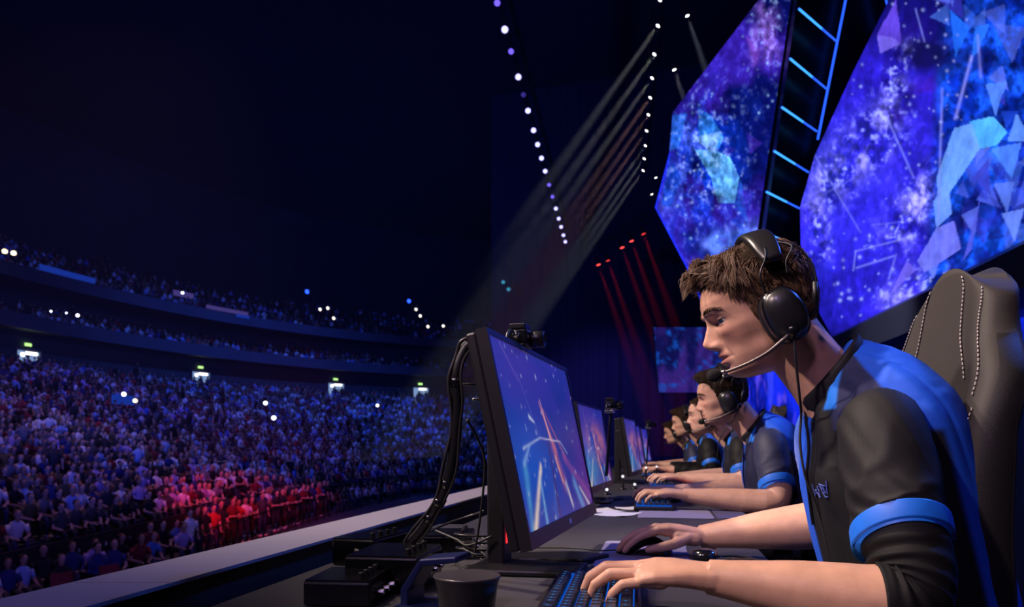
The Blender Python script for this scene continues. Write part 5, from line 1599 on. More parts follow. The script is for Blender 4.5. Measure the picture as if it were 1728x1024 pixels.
def headset(root, Hm, label, near_fit=False, boom=True, cable=None):
    h = empty('headset', (0, 0, 0), 0, label, 'headset', 'headsets worn by the players')
    base = Matrix.Translation(root.location) @ Matrix.Rotation(root.rotation_euler.z, 4, 'Z') @ Hm
    h.matrix_world = base
    h.location = base.translation; h.rotation_euler = base.to_euler()
    for s in (1, -1):
        def ovals(L):
            rs = []
            for (y, sx, sz, ox) in L:
                sx *= .80; sz *= .95; ring = []
                for i in range(40):
                    a = 2 * math.pi * i / 40; c, q = math.cos(a), math.sin(a)
                    e = 2 / 2.5
                    x_ = math.copysign(abs(c) ** e, c) * sx; z_ = math.copysign(abs(q) ** e, q) * sz
                    th = math.radians(12)
                    ring.append((-.014 + ox + x_ * math.cos(th) + z_ * math.sin(th), s * y, -.034 - x_ * math.sin(th) + z_ * math.cos(th)))
                rs.append(ring)
            return rs
        cup = MB().rings(ovals([(.086, .034, .042, 0), (.094, .0375, .0455, 0), (.104, .0375, .045, -.001), (.112, .034, .041, -.002), (.118, .026, .032, -.004), (.121, .015, .018, -.005), (.122, .005, .006, -.005)])).build('ear_cup', M['cup_shell'], h, smooth=True)
        MB().rings(ovals([(.066, .032, .040, 0), (.072, .0375, .046, 0), (.082, .0385, .047, 0), (.088, .036, .044, 0)])).build('ear_cushion', M['cup_pad'], cup, smooth=True)
        MB().rings(ovals([(.1035, .0388, .0462, -.001), (.1050, .0392, .0466, -.001), (.1065, .0386, .0460, -.001)])).build('cup_seam', M['black_gloss'], cup, smooth=True)
        for pts in ([(-.018, .083, .078), (-.010, .098, .060), (.006, .103, .036), (.006, .104, .010), (.000, .106, -.030)],
                    [(-.044, .083, .078), (-.066, .092, .060), (-.074, .100, .020), (-.066, .104, -.020), (-.058, .104, -.030)]):
            MB().tube(catmull([(x, s * y, z) for x, y, z in pts], 6), .0017, 8).build('yoke_wire', M['dark_metal'], h, smooth=True)
        MB().tube([(.005, s * .1045, .004), (.000, s * .107, -.034)], [.0042, .0046], 10).build('yoke_slider', M['cup_pad'], h, smooth=True)
        MB().tube([(-.070, s * .103, .002), (-.060, s * .105, -.032)], [.0042, .0046], 10).build('yoke_slider', M['cup_pad'], h, smooth=True)
        MB().tube(catmull([(-.040, s * .080, .082), (-.052, s * .100, .066), (-.036, s * .108, .046), (-.032, s * .108, .026)], 6), .0013, 6).build('cup_lead', M['black_rubber'], h, smooth=True)
    # padded band over the crown
    rs = []
    for i in range(33):
        a = math.radians(-62 + 124 * i / 32); ry, rz = .101, .1215
        cy, cz = ry * math.sin(a), -.004 + rz * math.cos(a)
        n_ = Vector((0, math.sin(a), math.cos(a))); w = .023 * (1 - .35 * abs(i / 16 - 1) ** 3); tk = .0075
        ring = []
        for j in range(20):
            b = 2 * math.pi * j / 20; cj, sj = math.cos(b), math.sin(b)
            ring.append(Vector((-.022 + math.copysign(abs(cj) ** .6, cj) * w, cy, cz)) + n_ * math.copysign(abs(sj) ** .7, sj) * tk)
        rs.append(ring)
    MB().rings(rs).build('headband', M['cup_shell'], h, smooth=True)
    # microphone on the near side
    j0 = Vector((-.046, .110, -.052))
    mpts = [j0, Vector((-.022, .114, -.068)), Vector((.018, .106, -.083)), Vector((.052, .088, -.089)), Vector((.078, .070, -.091))]
    if near_fit:
        mpts = [head_px(root, Hm, x, y, w) for x, y, w in ((1338, 558, .112), (1322, 573, .114), (1295, 595, .112), (1262, 613, .104), (1232, 625, .088), (1216, 629, .076))]
    cj = MB(); cj.ellipsoid(tuple(mpts[0]), (.012, .010, .012), seg=16, n=10); cj.build('mic_joint', M['black_gloss'], h, smooth=True)
    bo = MB().tube(catmull(mpts, 8), smooth_list([.0036, .0030, .0026, .0024], (len(mpts) - 1) * 8 + 1), 12).build('mic_boom', M['boom'], h, smooth=True)
    tip = mpts[-1]
    MB().ellipsoid(tuple(tip + Vector((.010, -.002, -.001))), (.0125, .0105, .0105), seg=18, n=12).build('mic_foam', M['foam'], bo, smooth=True)
    MB().tube([tip, tip - (tip - mpts[-2]).normalized() * .010], [.0042, .0036], 10).build('mic_collar', M['bright_metal'], bo, smooth=True)
    if cable:
        inv = base.inverted()
        MB().tube(catmull([inv @ p for p in cable], 8), .0021, 8).build('cable', M['black_rubber'], h, smooth=True)
    else:
        MB().tube(catmull([(-.05, .105, -.06), (-.02, .10, -.10), (.03, .095, -.16), (.05, .06, -.24)], 6), .0021, 6).build('cable', M['black_rubber'], h, smooth=True)
    return h

M['cup_shell'] = mat('headset_shell', (.010, .010, .012), .34, var=.2, vscale=30, coat=.15)
M['cup_pad'] = mat('headset_pad', (.008, .008, .009), .5, bump=.05, bscale=200)
M['boom'] = mat('mic_boom', (.10, .085, .08), .35, .6)
M['foam'] = mat('mic_foam', (.006, .006, .007), .95, bump=.6, bscale=900)
hl = ['black headset with boom microphone on the nearest player', 'black headset on the dark haired second player', 'dark headset on the fair haired third player', 'black headset on the chestnut haired fourth player', 'dark headset on the furthest player']
for i, (r, Hm) in enumerate(HEADS):
    cab = None
    if i == 0:
        cab = [P(1340, 566, 1.125), P(1343, 610, 1.13), P(1349, 665, 1.15), P(1352, 700, 1.175), P(1350, 745, 1.175), P(1358, 800, 1.17), P(1376, 850, 1.17), P(1394, 915, 1.165), P(1402, 960, 1.17)]
    headset(r, Hm, hl[i], i == 0, True, cab)

# ================================================================== desks and what stands on them
DZ = CAMZ - 0.235
ats = [c['at'] for c in PLAYERS]
def local_of(at, p):
    d = Vector((p[0] - at[0], p[1] - at[1], 0)); return (d.x * math.cos(RZ) + d.y * math.sin(RZ), -d.x * math.sin(RZ) + d.y * math.cos(RZ))
gaps = [local_of(ats[i], ats[i + 1])[1] for i in range(4)]
dl = ['long dark desk in front of the nearest player', 'dark desk in front of the second player', 'dark desk in front of the third player', 'dark desk in front of the fourth player', 'dark desk at the far end of the row']
for i, at in enumerate(ats):
    lo = -0.78 if i == 0 else -gaps[i - 1] / 2 + .002; hi = gaps[i] / 2 - .002 if i < 4 else 0.70
    r = row_empty('desk', at, 0, dl[i], 'desk', 'desks in the row')
    MB().box((-.37, (lo + hi) / 2, DZ - .015), (.86, hi - lo, .03)).build('desk_top', M['desk'], r, bevel=.003)
    MB().box((-.76, (lo + hi) / 2, DZ - .36), (.02, hi - lo - .1, .60)).build('modesty_panel', M['barrier'], r)
    for y in (lo + .04, hi - .04):
        MB().box((-.37, y, (DZ - .03) / 2 + .001), (.78, .03, DZ - .032)).build('side_panel', M['barrier'], r)

# ---- monitors
def paint_game(u, v, seed, warm):
    """u 0..1 near to far edge, v 0..1 bottom to top: a space battle in blue with pale beams and a red ship."""
    n1 = fbm(u * 5, v * 5, 5, seed); n2 = fbm(u * 16, v * 14, 4, seed + 1)
    c = np.zeros(u.shape + (3,)) + np.array((.012, .030, .28))
    c = mixc(c, (.034, .030, .36), sstep(.3, .7, n1) * .8)
    c = mixc(c, (.003, .10, .62), np.exp(-((u - .18) / .30) ** 2 - ((v - .32) / .32) ** 2) * .9)
    c = mixc(c, (.12, .03, .30), np.exp(-((u - .98) / .18) ** 2 - ((v - .10) / .40) ** 2) * .9)
    c = mixc(c, (.06, .035, .30), np.exp(-((u - .25) / .30) ** 2 - ((v - .95) / .30) ** 2) * .6)
    for a, b, w0, w1, col, k in (((.42, .70), (.52, .40), .006, .030, (.75, .22, .26), .9), ((.44, .72), (.48, .48), .004, .012, (1.0, .55, .5), .9), ((.46, .66), (.66, .35), .006, .012, (.62, .12, .22), .8),
                               ((.50, .42), (.56, .20), .045, .055, (.45, .12, .26), .75), ((.50, .36), (.54, .20), .016, .012, (1.0, .45, .30), .8), ((.62, .36), (.95, .08), .03, .05, (.34, .08, .36), .6),
                               ((.10, .30), (.05, .0), .045, .03, (.10, .45, .80), .6), ((.28, .32), (.08, .0), .018, .030, (1.0, .80, .62), .85), ((.24, .25), (.22, .0), .02, .025, (.25, .55, .95), .6), ((.40, .18), (.34, .0), .03, .03, (.05, .14, .55), .7),
                               ((.58, .18), (.62, .04), .028, .020, (.55, .60, .85), .8), ((.60, .15), (.62, .05), .010, .008, (.85, .45, .38), .8), ((.72, .18), (.80, .0), .045, .05, (.16, .36, .80), .75), ((.80, .14), (.92, .0), .012, .02, (.80, .72, .80), .8),
                               ((.12, .42), (.34, .48), .010, .006, (.45, .60, .95), .7), ((.34, .48), (.62, .46), .005, .005, (.75, .70, .95), .7), ((.62, .46), (.70, .38), .010, .006, (.55, .62, .95), .6), ((.10, .34), (.20, .44), .02, .01, (.35, .60, 1.0), .5),
                               ((.26, .60), (.31, .57), .014, .006, (.65, .75, 1.0), .8), ((.22, .85), (.34, .48), .002, .004, (.22, .22, .70), .6), ((.44, .45), (.40, .02), .02, .03, (.06, .02, .16), .8), ((.10, .98), (.22, .80), .012, .008, (.20, .12, .48), .5)):
        d, t = seg_dist(u * 1.75, v, (a[0] * 1.75, a[1]), (b[0] * 1.75, b[1]))
        w = w0 + (w1 - w0) * t
        g = np.exp(-(d / w) ** 2) * k * (.55 + .8 * n2)
        if warm and col[0] > .4: g = np.clip(g * 1.5, 0, 1)
        c = mixc(c, col, np.clip(g, 0, 1))
    if warm:
        c = mixc(c, (.70, .20, .14), np.exp(-((u - .55) / .35) ** 2 - ((v - .55) / .20) ** 2) * .75 * sstep(.3, .6, n1))
        c = mixc(c, (.10, .30, .55), np.exp(-((u - .2) / .3) ** 2 - ((v - .2) / .2) ** 2) * .6)
    s = stars(u * 100, v * 60, seed + 5, 70, (0, 0, 100, 60), .25, .8)
    c = mixc(c, (.6, .65, 1.0), s * .75)
    return np.clip(c, 0, 1.3)

M['monitor'] = attr_emis('monitor_picture', 0.66, 0.3)
M['bezel'] = mat('monitor_bezel', (.010, .009, .012), .4, var=.1)
M['back_shell'] = mat('monitor_back', (.002, .002, .004), .45)
M['red_led'] = emis('red_led', (1.0, .02, .03), 2.0)
M['badge'] = mat('badge_grey', (.55, .55, .60), .4)
def monitor(loc, rz, zc, label, nx, ny, warm, seed, tilt=12.0, led=False):
    r = empty('monitor', (loc[0], loc[1], DZ), rz, label, 'monitor', 'monitors along the desks')
    W_, H_ = .645, .352
    R = Matrix.Rotation(math.radians(-tilt), 4, 'Y'); C0 = Vector((0, 0, CAMZ + zc - DZ))
    def L(x, y, z): return C0 + (R @ Vector((x, y, z)))
    # bezel frame
    fr = MB()
    def slab(x0, x1, ya, yb, za, zb, mbx):
        pts = [L(x, y, z) for z in (za, zb) for x, y in ((x0, ya), (x1, ya), (x1, yb), (x0, yb))]
        mbx.add(pts, [(3, 2, 1, 0), (4, 5, 6, 7), (0, 1, 5, 4), (1, 2, 6, 5), (2, 3, 7, 6), (3, 0, 4, 7)])
    b = .009; bb = .026
    slab(-.016, .003, -W_ / 2, W_ / 2, -H_ / 2, -H_ / 2 + bb, fr); slab(-.016, .003, -W_ / 2, W_ / 2, H_ / 2 - b, H_ / 2, fr)
    slab(-.016, .003, -W_ / 2, -W_ / 2 + b, -H_ / 2 + bb, H_ / 2 - b, fr); slab(-.016, .003, W_ / 2 - b, W_ / 2, -H_ / 2 + bb, H_ / 2 - b, fr)
    bz = fr.build('bezel', M['bezel'], r)
    MB().add([L(.0036, -.012, -H_ / 2 + .009), L(.0036, .012, -H_ / 2 + .009), L(.0036, .012, -H_ / 2 + .018), L(.0036, -.012, -H_ / 2 + .018)], [(0, 1, 2, 3)]).build('maker_badge', M['badge'], bz)
    bk = MB(); slab(-.034, -.0165, -W_ / 2 + .002, W_ / 2 - .002, -H_ / 2 + .002, H_ / 2 - .002, bk)
    slab(-.070, -.034, -.20, .20, -.12, .11, bk)
    bk.build('back_shell', M['back_shell'], r, bevel=.004)
    uu, vv = np.meshgrid(np.linspace(0, 1, nx), np.linspace(0, 1, ny))
    yv = -W_ / 2 + b + uu * (W_ - 2 * b); zv = -H_ / 2 + bb + vv * (H_ - bb - b)
    v = [tuple(L(0, a, c)) for a, c in zip(yv.ravel(), zv.ravel())]
    idx = np.arange(nx * ny).reshape(ny, nx)
    f = np.stack([idx[:-1, :-1], idx[:-1, 1:], idx[1:, 1:], idx[1:, :-1]], -1).reshape(-1, 4)
    me = bpy.data.meshes.new('screen'); me.from_pydata(v, [], f.tolist()); me.materials.append(M['monitor']); me.update()
    set_col(me, paint_game(uu, vv, seed, warm).reshape(-1, 3)); obj('screen', me, r)
    # stand
    MB().box((-.092, -.05, .20), (.034, .058, .392)).build('stand_column', M['back_shell'], r, bevel=.004)
    MB().box((-.070, -.05, CAMZ + zc - DZ), (.05, .06, .08)).build('tilt_joint', M['black_plastic'], r, bevel=.004)
    MB().prism([(-.13, -.16), (.075, -.14), (.075, -.02), (-.13, -.02)], 2, .001, .011).build('stand_foot', M['dark_metal'], r, bevel=.003)
    MB().prism([(-.13, -.015), (.06, .015), (.10, .10), (.02, .12), (-.13, .06)], 2, .001, .011).build('stand_foot', M['dark_metal'], r, bevel=.003)
    if led: MB().box((-.0745, -.062, .075), (.002, .006, .055)).build('red_light', M['red_led'], r)
    return r
mrz = -math.atan(.274)
MON = [((.078, 1.44), .010, 200, 130, False), ((.350, 3.05), -.012, 60, 40, True), ((.760, 4.60), -.012, 40, 30, True), ((1.04, 6.05), -.012, 30, 24, True), ((1.36, 7.45), -.012, 30, 24, True)]
ml = ['large tilted monitor showing a blue space battle, nearest to the camera', 'monitor with red and blue picture facing the second player', 'monitor with orange picture facing the third player', 'monitor with orange picture facing the fourth player', 'small looking monitor at the far end of the desks']
for i, (loc, zc, nx, ny, warm) in enumerate(MON):
    monitor(loc, mrz, zc, ml[i], nx, ny, warm, 200 + i * 7, 12 if i == 0 else 9, i == 0)

# ---- cameras clipped over the monitors
def desk_camera(loc, rz, label, big=1.0, arm=0.0):
    r = empty('desk_camera', loc, rz, label, 'camera', 'small cameras over the monitors')
    k = big
    MB().box((0, 0, .022 * k), (.036 * k, .062 * k, .030 * k)).build('camera_body', M['black_gloss'], r, bevel=.003)
    MB().lathe([(.014 * k, 0), (.016 * k, .004 * k), (.016 * k, .026 * k), (.012 * k, .028 * k), (.010 * k, .022 * k)], (.016 * k, .010 * k, .022 * k), 18, Matrix.Rotation(math.radians(90), 3, 'Y')).build('camera_lens', M['black_plastic'], r, smooth=True)
    MB().box((0, -.012 * k, .043 * k), (.030 * k, .040 * k, .010 * k)).build('top_plate', M['dark_metal'], r, bevel=.002)
    MB().box((.0, -.030 * k, -.002 * k), (.030 * k, .050 * k, .010 * k)).build('clamp', M['bright_metal'], r, bevel=.002)
    MB().tube(catmull([(0, -.035 * k, .024 * k), (-.004, -.060 * k, .030 * k), (-.004, -.085 * k, .020 * k), (-.004, -.092 * k, -.004 * k)], 8), .0028 * k, 8).build('cable', M['bright_cable'], r, smooth=True)
    MB().tube([(0, -.034 * k, .024 * k), (0, -.046 * k, .026 * k)], .006 * k, 10).build('cable_plug', M['bright_metal'], r, smooth=True)
    if arm: MB().tube([(0, 0, 0), (-.02, .01, -arm)], .007, 8).build('camera_post', M['dark_metal'], r)
    return r
M['bright_cable'] = mat('cable_grey', (.035, .033, .034), .32, .3)
p = P(880, 592, 1.40); desk_camera(tuple(p), mrz, 'small black camera clamped on top of the nearest monitor')
p = P(1031, 694, 2.95); desk_camera(tuple(p), mrz, 'small camera on a post beside the second monitor', 1.1, .26)
p = P(1095, 722, 6.0); desk_camera(tuple(p), mrz, 'tiny camera on a post over the far monitors', 1.3, .30)

# ---- cables, boxes and the cup behind the nearest monitor
M['sleeve_cable'] = mat('braided_sleeve', (.009, .009, .010), .38, bump=.15, bscale=900)
cs = empty('cable_conduit', tuple(P(690, 922, 1.33)), 0, 'thick black cable conduit curving behind the nearest monitor', 'cable')
o0 = Vector(cs.location)
main = catmull([P(803, 574, 1.22), P(784, 590, 1.22), P(770, 632, 1.22), P(772, 690, 1.23), P(766, 760, 1.25), P(752, 822, 1.27), P(726, 874, 1.30), P(692, 918, 1.33)], 9)
MB().tube([p - o0 for p in main], .0095, 14).build('conduit', M['sleeve_cable'], cs, smooth=True)
for off, rad in ((Vector((-.010, -.006, .004)), .0028), (Vector((.008, -.010, -.004)), .0024)):
    MB().tube([p - o0 + off * (1 + .25 * math.sin(i * .35)) for i, p in enumerate(main)], rad, 8).build('thin_cable', M['bright_cable'], cs, smooth=True)
for t in (.33, .70, .78, .86):
    i = int(t * (len(main) - 1)); d = (main[i + 1] - main[i]).normalized()
    MB().tube([main[i] - o0 - d * .007, main[i] - o0 + d * .007], .0108, 14).build('cable_tie', M['black_gloss'], cs, smooth=True)
MB().tube([P(772, 648, 1.225) - o0, P(812, 648, 1.27) - o0], .0022, 8).build('support_rod', M['bright_metal'], cs, smooth=True)
MB().tube([P(798, 674, 1.26) - o0, P(820, 672, 1.29) - o0], .0020, 8).build('support_rod', M['bright_metal'], cs, smooth=True)

def desk_y(py, zc=-.235): return -zc * F / (py - 750.0)
cbl = [
    ([(788, 708, 1.26), (806, 740, 1.28), (818, 780, 1.30), (812, 860, 1.33), (800, 940, 1.36)], .0022, 'thin cable hanging down behind the nearest monitor'),
    ([(708, 905, 1.42), (750, 885, 1.50), (800, 868, 1.52), (816, 862, 1.45)], .0026, 'pale cable sloping up to the nearest monitor stand'),
    ([(735, 895, 1.45), (770, 910, 1.40), (790, 920, 1.38), (830, 905, 1.38)], .0024, 'thin cable crossing behind the monitor stand'),
    ([(600, 928, 1.30), (622, 940, 1.27), (640, 980, 1.20), (645, 1030, 1.12)], .0034, 'black cable arching down at the left end of the clutter'),
    ([(716, 928, 1.32), (748, 932, 1.30), (770, 950, 1.24), (782, 972, 1.18)], .0026, 'grey cable arching over the blue bracket'),
    ([(780, 925, 1.36), (800, 935, 1.34), (815, 936, 1.34)], .0024, 'short cable end beside the monitor column'),
    ([(570, 1024, 1.10), (600, 1012, 1.14), (640, 1000, 1.17)], .0030, 'dark cable lying along the desk edge'),
]
for pts, rad, lab in cbl:
    q = [P(*a) for a in pts]
    q = [Vector((a.x, a.y, max(a.z, DZ + rad + .001))) for a in q]
    tag(MB().tube(catmull(q, 8), rad, 8).build('cable', M['bright_cable'] if 'pale' in lab or 'grey' in lab else M['black_rubber'], smooth=True), lab, 'cable', 'loose cables behind the monitor')
# coil of cable
cq = P(795, 942, desk_y(955)); cq.z = DZ
co = MB(); pts = [(cq.x + (.026 + .0012 * k / 10) * math.cos(k * .42), cq.y + (.030 + .001 * k / 10) * math.sin(k * .42), DZ + .004 + .0009 * k + .012 * abs(math.sin(k * .21))) for k in range(60)]
co.tube(pts, .0020, 6); tag(co.build('cable_coil', M['bright_cable'], smooth=True), 'small tangled coil of cable beside the monitor column', 'cable')

M['box_black'] = mat('box_black', (.0015, .0015, .002), .22, var=.3, vscale=30)
def device(px, py, zc_h, size, rz, label, knobs=True):
    Y = desk_y(py); q = P(px, py, Y)
    r = empty('control_box', (q.x, q.y, DZ), RZ + rz, label, 'device', 'black boxes behind the monitor')
    MB().box((0, 0, size[2] / 2 + .001), size).build('box_body', M['box_black'], r, bevel=.003)
    MB().box((0, 0, size[2] + .002), (size[0] * .96, size[1] * .96, .003)).build('box_lid', M['box_black'], r)
    if knobs:
        for k in range(4):
            MB().lathe([(.005, 0), (.005, .008), (.003, .009)], (size[0] * .30, (k - 1.5) * size[1] * .2, size[2] + .0035), 10).build('knob', M['dark_metal'], r)
        for k in range(3):
            MB().lathe([(.004, 0), (.0045, .012), (.003, .013)], (size[0] * .5, (k - 1) * size[1] * .25, size[2] * .5), 8, Matrix.Rotation(math.radians(90), 3, 'Y')).build('socket', M['bright_metal'], r)
    return r
device(668, 985, 0, (.12, .16, .055), .05, 'black box with sockets under the cable conduit')
device(628, 945, 0, (.09, .16, .05), -.1, 'low black box further back by the barrier')
device(760, 935, 0, (.10, .14, .045), .2, 'black box half hidden behind the blue bracket')
device(590, 1010, 0, (.10, .12, .035), .1, 'flat black box at the near left edge of the desk')
M['blue_metal'] = mat('blue_bracket', (.006, .011, .070), .38, .3, var=.1)
q = P(722, 1000, desk_y(1022)); br = empty('headset_bracket', (q.x, q.y, DZ), RZ - .1, 'dark blue angled bracket beside the black cup', 'bracket')
MB().prism([(-.030, .0), (-.030, .028), (.0, .072), (.055, .078), (.058, .070), (.004, .062), (-.018, .026), (-.018, .0)], 1, -.03, .03).build('bracket_plate', M['blue_metal'], br, bevel=.002)
MB().box((.01, 0, .003), (.09, .08, .005)).build('bracket_base', M['blue_metal'], br)
q = P(788, 1040, .955); cu = empty('cup', (q.x, q.y, DZ), 0, 'round black cup at the bottom edge beside the keyboard', 'cup')
MB().lathe([(.030, .001), (.034, .003), (.0395, .050), (.0420, .060), (.0435, .0625), (.0430, .0650), (.0405, .0650), (.0385, .0600), (.036, .050), (.030, .006), (.001, .005)], seg=48).build('cup_body', M['cup_mat'] if 'cup_mat' in M else mat('cup_plastic', (.014, .013, .016), .3, coat=.2), cu, smooth=True)
MB().lathe([(.0415, .0612), (.0436, .0630), (.0440, .0645), (.0430, .0660), (.0408, .0658)], seg=48).build('cup_rim', mat('cup_rim', (.05, .045, .05), .28), cu, smooth=True)

# ---- keyboards
M['key'] = mat('key_cap', (.016, .020, .034), .32, var=.2, vscale=60)
M['key_glow'] = emis('key_backlight', (.01, .16, 1.0), .45)
M['legend'] = emis('key_legend', (.05, .35, 1.0), .45)
kw = {}
def key_mesh(w):
    k = round(w, 2)
    if k not in kw:
        m_ = MB(); s = .019 * w
        m_.rings([[(sx * .0085, sy * (s / 2 - .001), .0) for sx, sy in ((-1, -1), (1, -1), (1, 1), (-1, 1))], [(sx * .0080, sy * (s / 2 - .0014), .004) for sx, sy in ((-1, -1), (1, -1), (1, 1), (-1, 1))], [(sx * .0062 - .0004, sy * (s / 2 - .003), .0092) for sx, sy in ((-1, -1), (1, -1), (1, 1), (-1, 1))]])
        kw[k] = m_.mesh('key', M['key'])
    return kw[k]
ROWS = [[1, .5, 1, 1, 1, 1, .3, 1, 1, 1, 1, .3, 1, 1, 1, 1], [1] * 13 + [2], [1.5] + [1] * 12 + [1.5], [1.75] + [1] * 11 + [2.25], [2.25] + [1] * 10 + [2.75], [1.25, 1.25, 1.25, 6.25, 1.25, 1.25, 1.25, 1.25]]
def keyboard(at, a, b, rz, label, full):
    r = row_empty('keyboard', (0, 0), DZ, label, 'keyboard', 'keyboards on the desks', rz)
    c, s = math.cos(RZ), math.sin(RZ)
    r.location = (at[0] + a * c - b * s, at[1] + a * s + b * c, DZ)
    MB().box((0, 0, .009), (.140, .362, .016)).build('case', M['black_plastic'], r, bevel=.004)
    MB().box((0, 0, .0178), (.122, .346, .002)).build('backlight_plate', M['key_glow'], r)
    allk = MB(); leg = MB()
    for ri, row in enumerate(ROWS):
        tot = sum(row); y = -.143 * tot / 15; x = -.0485 + ri * .0192 + (.003 if ri else 0)
        yy = -.019 * tot / 2
        for w in row:
            if w in (.5, .3): yy += .019 * w; continue
            yc = yy + .019 * w / 2; yy += .019 * w
            if full:
                k_ = obj('key', key_mesh(w), r, (x, yc, .020))
            else:
                me_ = key_mesh(w); allk.add([(p.co.x + x, p.co.y + yc, p.co.z + .020) for p in me_.vertices], [tuple(q.vertices) for q in me_.polygons])
            leg.box((x - .001, yc, .0294), (.0038, .0030, .0003))
    if not full: tag(allk.build('keys', M['key'], r), kind='stuff')
    tag(leg.build('key_legends', M['legend'], r), kind='stuff')
    return r
keyboard(ats[0], -.255, -.235, .03, 'black keyboard with blue glowing keys under the nearest hand', True)
for i, nm in ((1, 'second'), (2, 'third'), (3, 'fourth'), (4, 'furthest')):
    keyboard(ats[i], -.255, -.10, .03, 'dark blue lit keyboard under the hands of the %s player' % nm, False)

# ---- mats, mice, papers and small things
M['pad'] = mat('mouse_pad', (.20, .18, .30), .75, var=.12, vscale=20, bump=.05, bscale=900)
M['pad_dark'] = mat('pad_print', (.07, .065, .15), .75)
M['paper'] = mat('paper', (.62, .62, .72), .7)
M['pad_red'] = mat('red_pad', (.50, .06, .12), .6, emit=None)
def pad(at, a0, a1, b0, b1, label, m='pad', rz=0.0, thick=.003, printed=False):
    c, s = math.cos(RZ), math.sin(RZ); a, b = (a0 + a1) / 2, (b0 + b1) / 2
    r = empty('mouse_pad', (at[0] + a * c - b * s, at[1] + a * s + b * c, DZ), RZ + rz, label, 'mat', 'mats on the desks')
    hx, hy = (a1 - a0) / 2, (b1 - b0) / 2; q = .018; poly = []
    for cx, cy, st in ((hx - q, hy - q, 0), (-hx + q, hy - q, 90), (-hx + q, -hy + q, 180), (hx - q, -hy + q, 270)):
        for k in range(5): poly.append((cx + q * math.cos(math.radians(st + k * 22.5)), cy + q * math.sin(math.radians(st + k * 22.5))))
    MB().prism(poly, 2, .0008, thick).build('mat', M[m], r)
    if printed:
        MB().prism([(-hx * .30, -hy * .99), (hx * .55, -hy * .99), (hx * .45, -hy * .78), (-hx * .45, -hy * .78)], 2, thick, thick + .0003).build('printed_band', M['pad_dark'], r)
    return r
pad(ats[0], -.285, -.100, .105, .49, 'lilac grey mouse pad under the nearest players mouse hand', 'pad', printed=True)
pad(ats[1], -.300, -.06, -.52, -.23, 'lilac pad lying beside the second players keyboard', 'pad')
pad(ats[1], -.05, .05, -.50, -.20, 'dark blue mat at the desk edge below the second players arm', 'pad_dark')
pad(ats[2], -.30, -.10, -.45, -.22, 'small pink mat before the third player', 'pad_red')
pad(ats[3], -.30, -.10, -.45, -.22, 'small pink mat before the fourth player', 'pad_red')
def mouse(at, a, b, rz, label):
    c, s = math.cos(RZ), math.sin(RZ)
    r = empty('mouse', (at[0] + a * c - b * s, at[1] + a * s + b * c, DZ + .0032), RZ + rz, label, 'mouse', 'computer mice')
    rs = []
    for t in np.linspace(-1, 1, 15):
        w = .031 * (1 - abs(t) ** 3.2) ** .5 * (1 - .08 * math.cos(t * 3)); h = (.017 + .021 * math.exp(-((t - .25) / .62) ** 2)) * (1 - abs(t) ** 4) ** .5
        rs.append([(t * .061, max(w, .002) * math.cos(a_) * (1 - .12 * max(0, math.sin(a_))), max(h, .002) * max(0, math.sin(a_)) ** .8) for a_ in np.linspace(-.15, math.pi + .15, 18)])
    MB().rings(rs).build('mouse_shell', M['black_gloss'], r, smooth=True)
    MB().lathe([(.008, -.004), (.009, -.002), (.009, .002), (.008, .004)], (-.034, 0, .026), 14, Matrix.Rotation(math.radians(90), 3, 'X')).build('scroll_wheel', M['black_rubber'], r, smooth=True)
    MB().tube(catmull([(-.060, 0, .006), (-.10, .005, .003), (-.16, .03, .003), (-.24, .02, .003)], 6), .0016, 6).build('cable', M['black_rubber'], r)
mouse(ats[0], -.190, .292, .0, 'black mouse under the nearest players right hand')
mouse(ats[1], -.20, .18, .0, 'black mouse near the second players right hand')

def sheet(px, py, w, l, rz, label):
    q = P(px, py, desk_y(py)); n_ = 6; m_ = MB()
    for k in (0, .0006):
        pass
    top = [[(x * w / 2, y * l / 2, .0012 + .004 * max(0, abs(x * y)) ** 2) for x in np.linspace(-1, 1, n_)] for y in np.linspace(-1, 1, n_)]
    for r_ in top: m_.v.extend(r_)
    m_.f = [(j * n_ + i, j * n_ + i + 1, (j + 1) * n_ + i + 1, (j + 1) * n_ + i) for j in range(n_ - 1) for i in range(n_ - 1)]
    return tag(m_.build('paper_sheet', M['paper'], loc=(q.x, q.y, DZ), rot=(0, 0, RZ + rz)), label, 'paper', 'papers on the second desk')
sheet(1012, 862, .13, .15, .5, 'white paper sheet beside the nearest monitors far edge')
sheet(1040, 868, .12, .16, -.4, 'white paper sheet right of the other sheet')
sheet(1058, 858, .08, .12, .2, 'small paper sheet touching the second keyboard')

q = P(1195, 968, desk_y(968)); wr = empty('ribbed_mat', (q.x, q.y, DZ), RZ, 'black ribbed wrist mat beside the nearest mouse pad', 'mat')
MB().box((-.035, -.01, .003), (.10, .15, .005)).build('mat', M['black_rubber'], wr)
rb = MB().box((0, 0, .001), (.098, .0035, .003)).mesh('rib', M['black_plastic'])
for k in range(13): obj('rib', rb, wr, (-.035, -.078 + k * .0113, .0058))
q = P(1215, 968, desk_y(972)); ph = empty('phone', (q.x + .005, q.y, DZ), RZ + .05, 'flat black phone lying behind the nearest forearm', 'phone')
MB().box((.02, 0, .0105), (.135, .068, .008)).build('phone_case', M['black_plastic'], ph, bevel=.003)
MB().box((.02, 0, .0150), (.128, .062, .001)).build('phone_glass', M['black_gloss'], ph)
q = P(1226, 962, desk_y(958)); ke = empty('key_ring', (q.x, q.y, DZ + .0158), RZ, 'small metal key ring lying on the black phone', 'keys')
MB().tube([(.012 * math.cos(a), .012 * math.sin(a), .002) for a in np.linspace(0, 2 * math.pi, 20)], .0011, 6).build('ring', M['bright_metal'], ke)
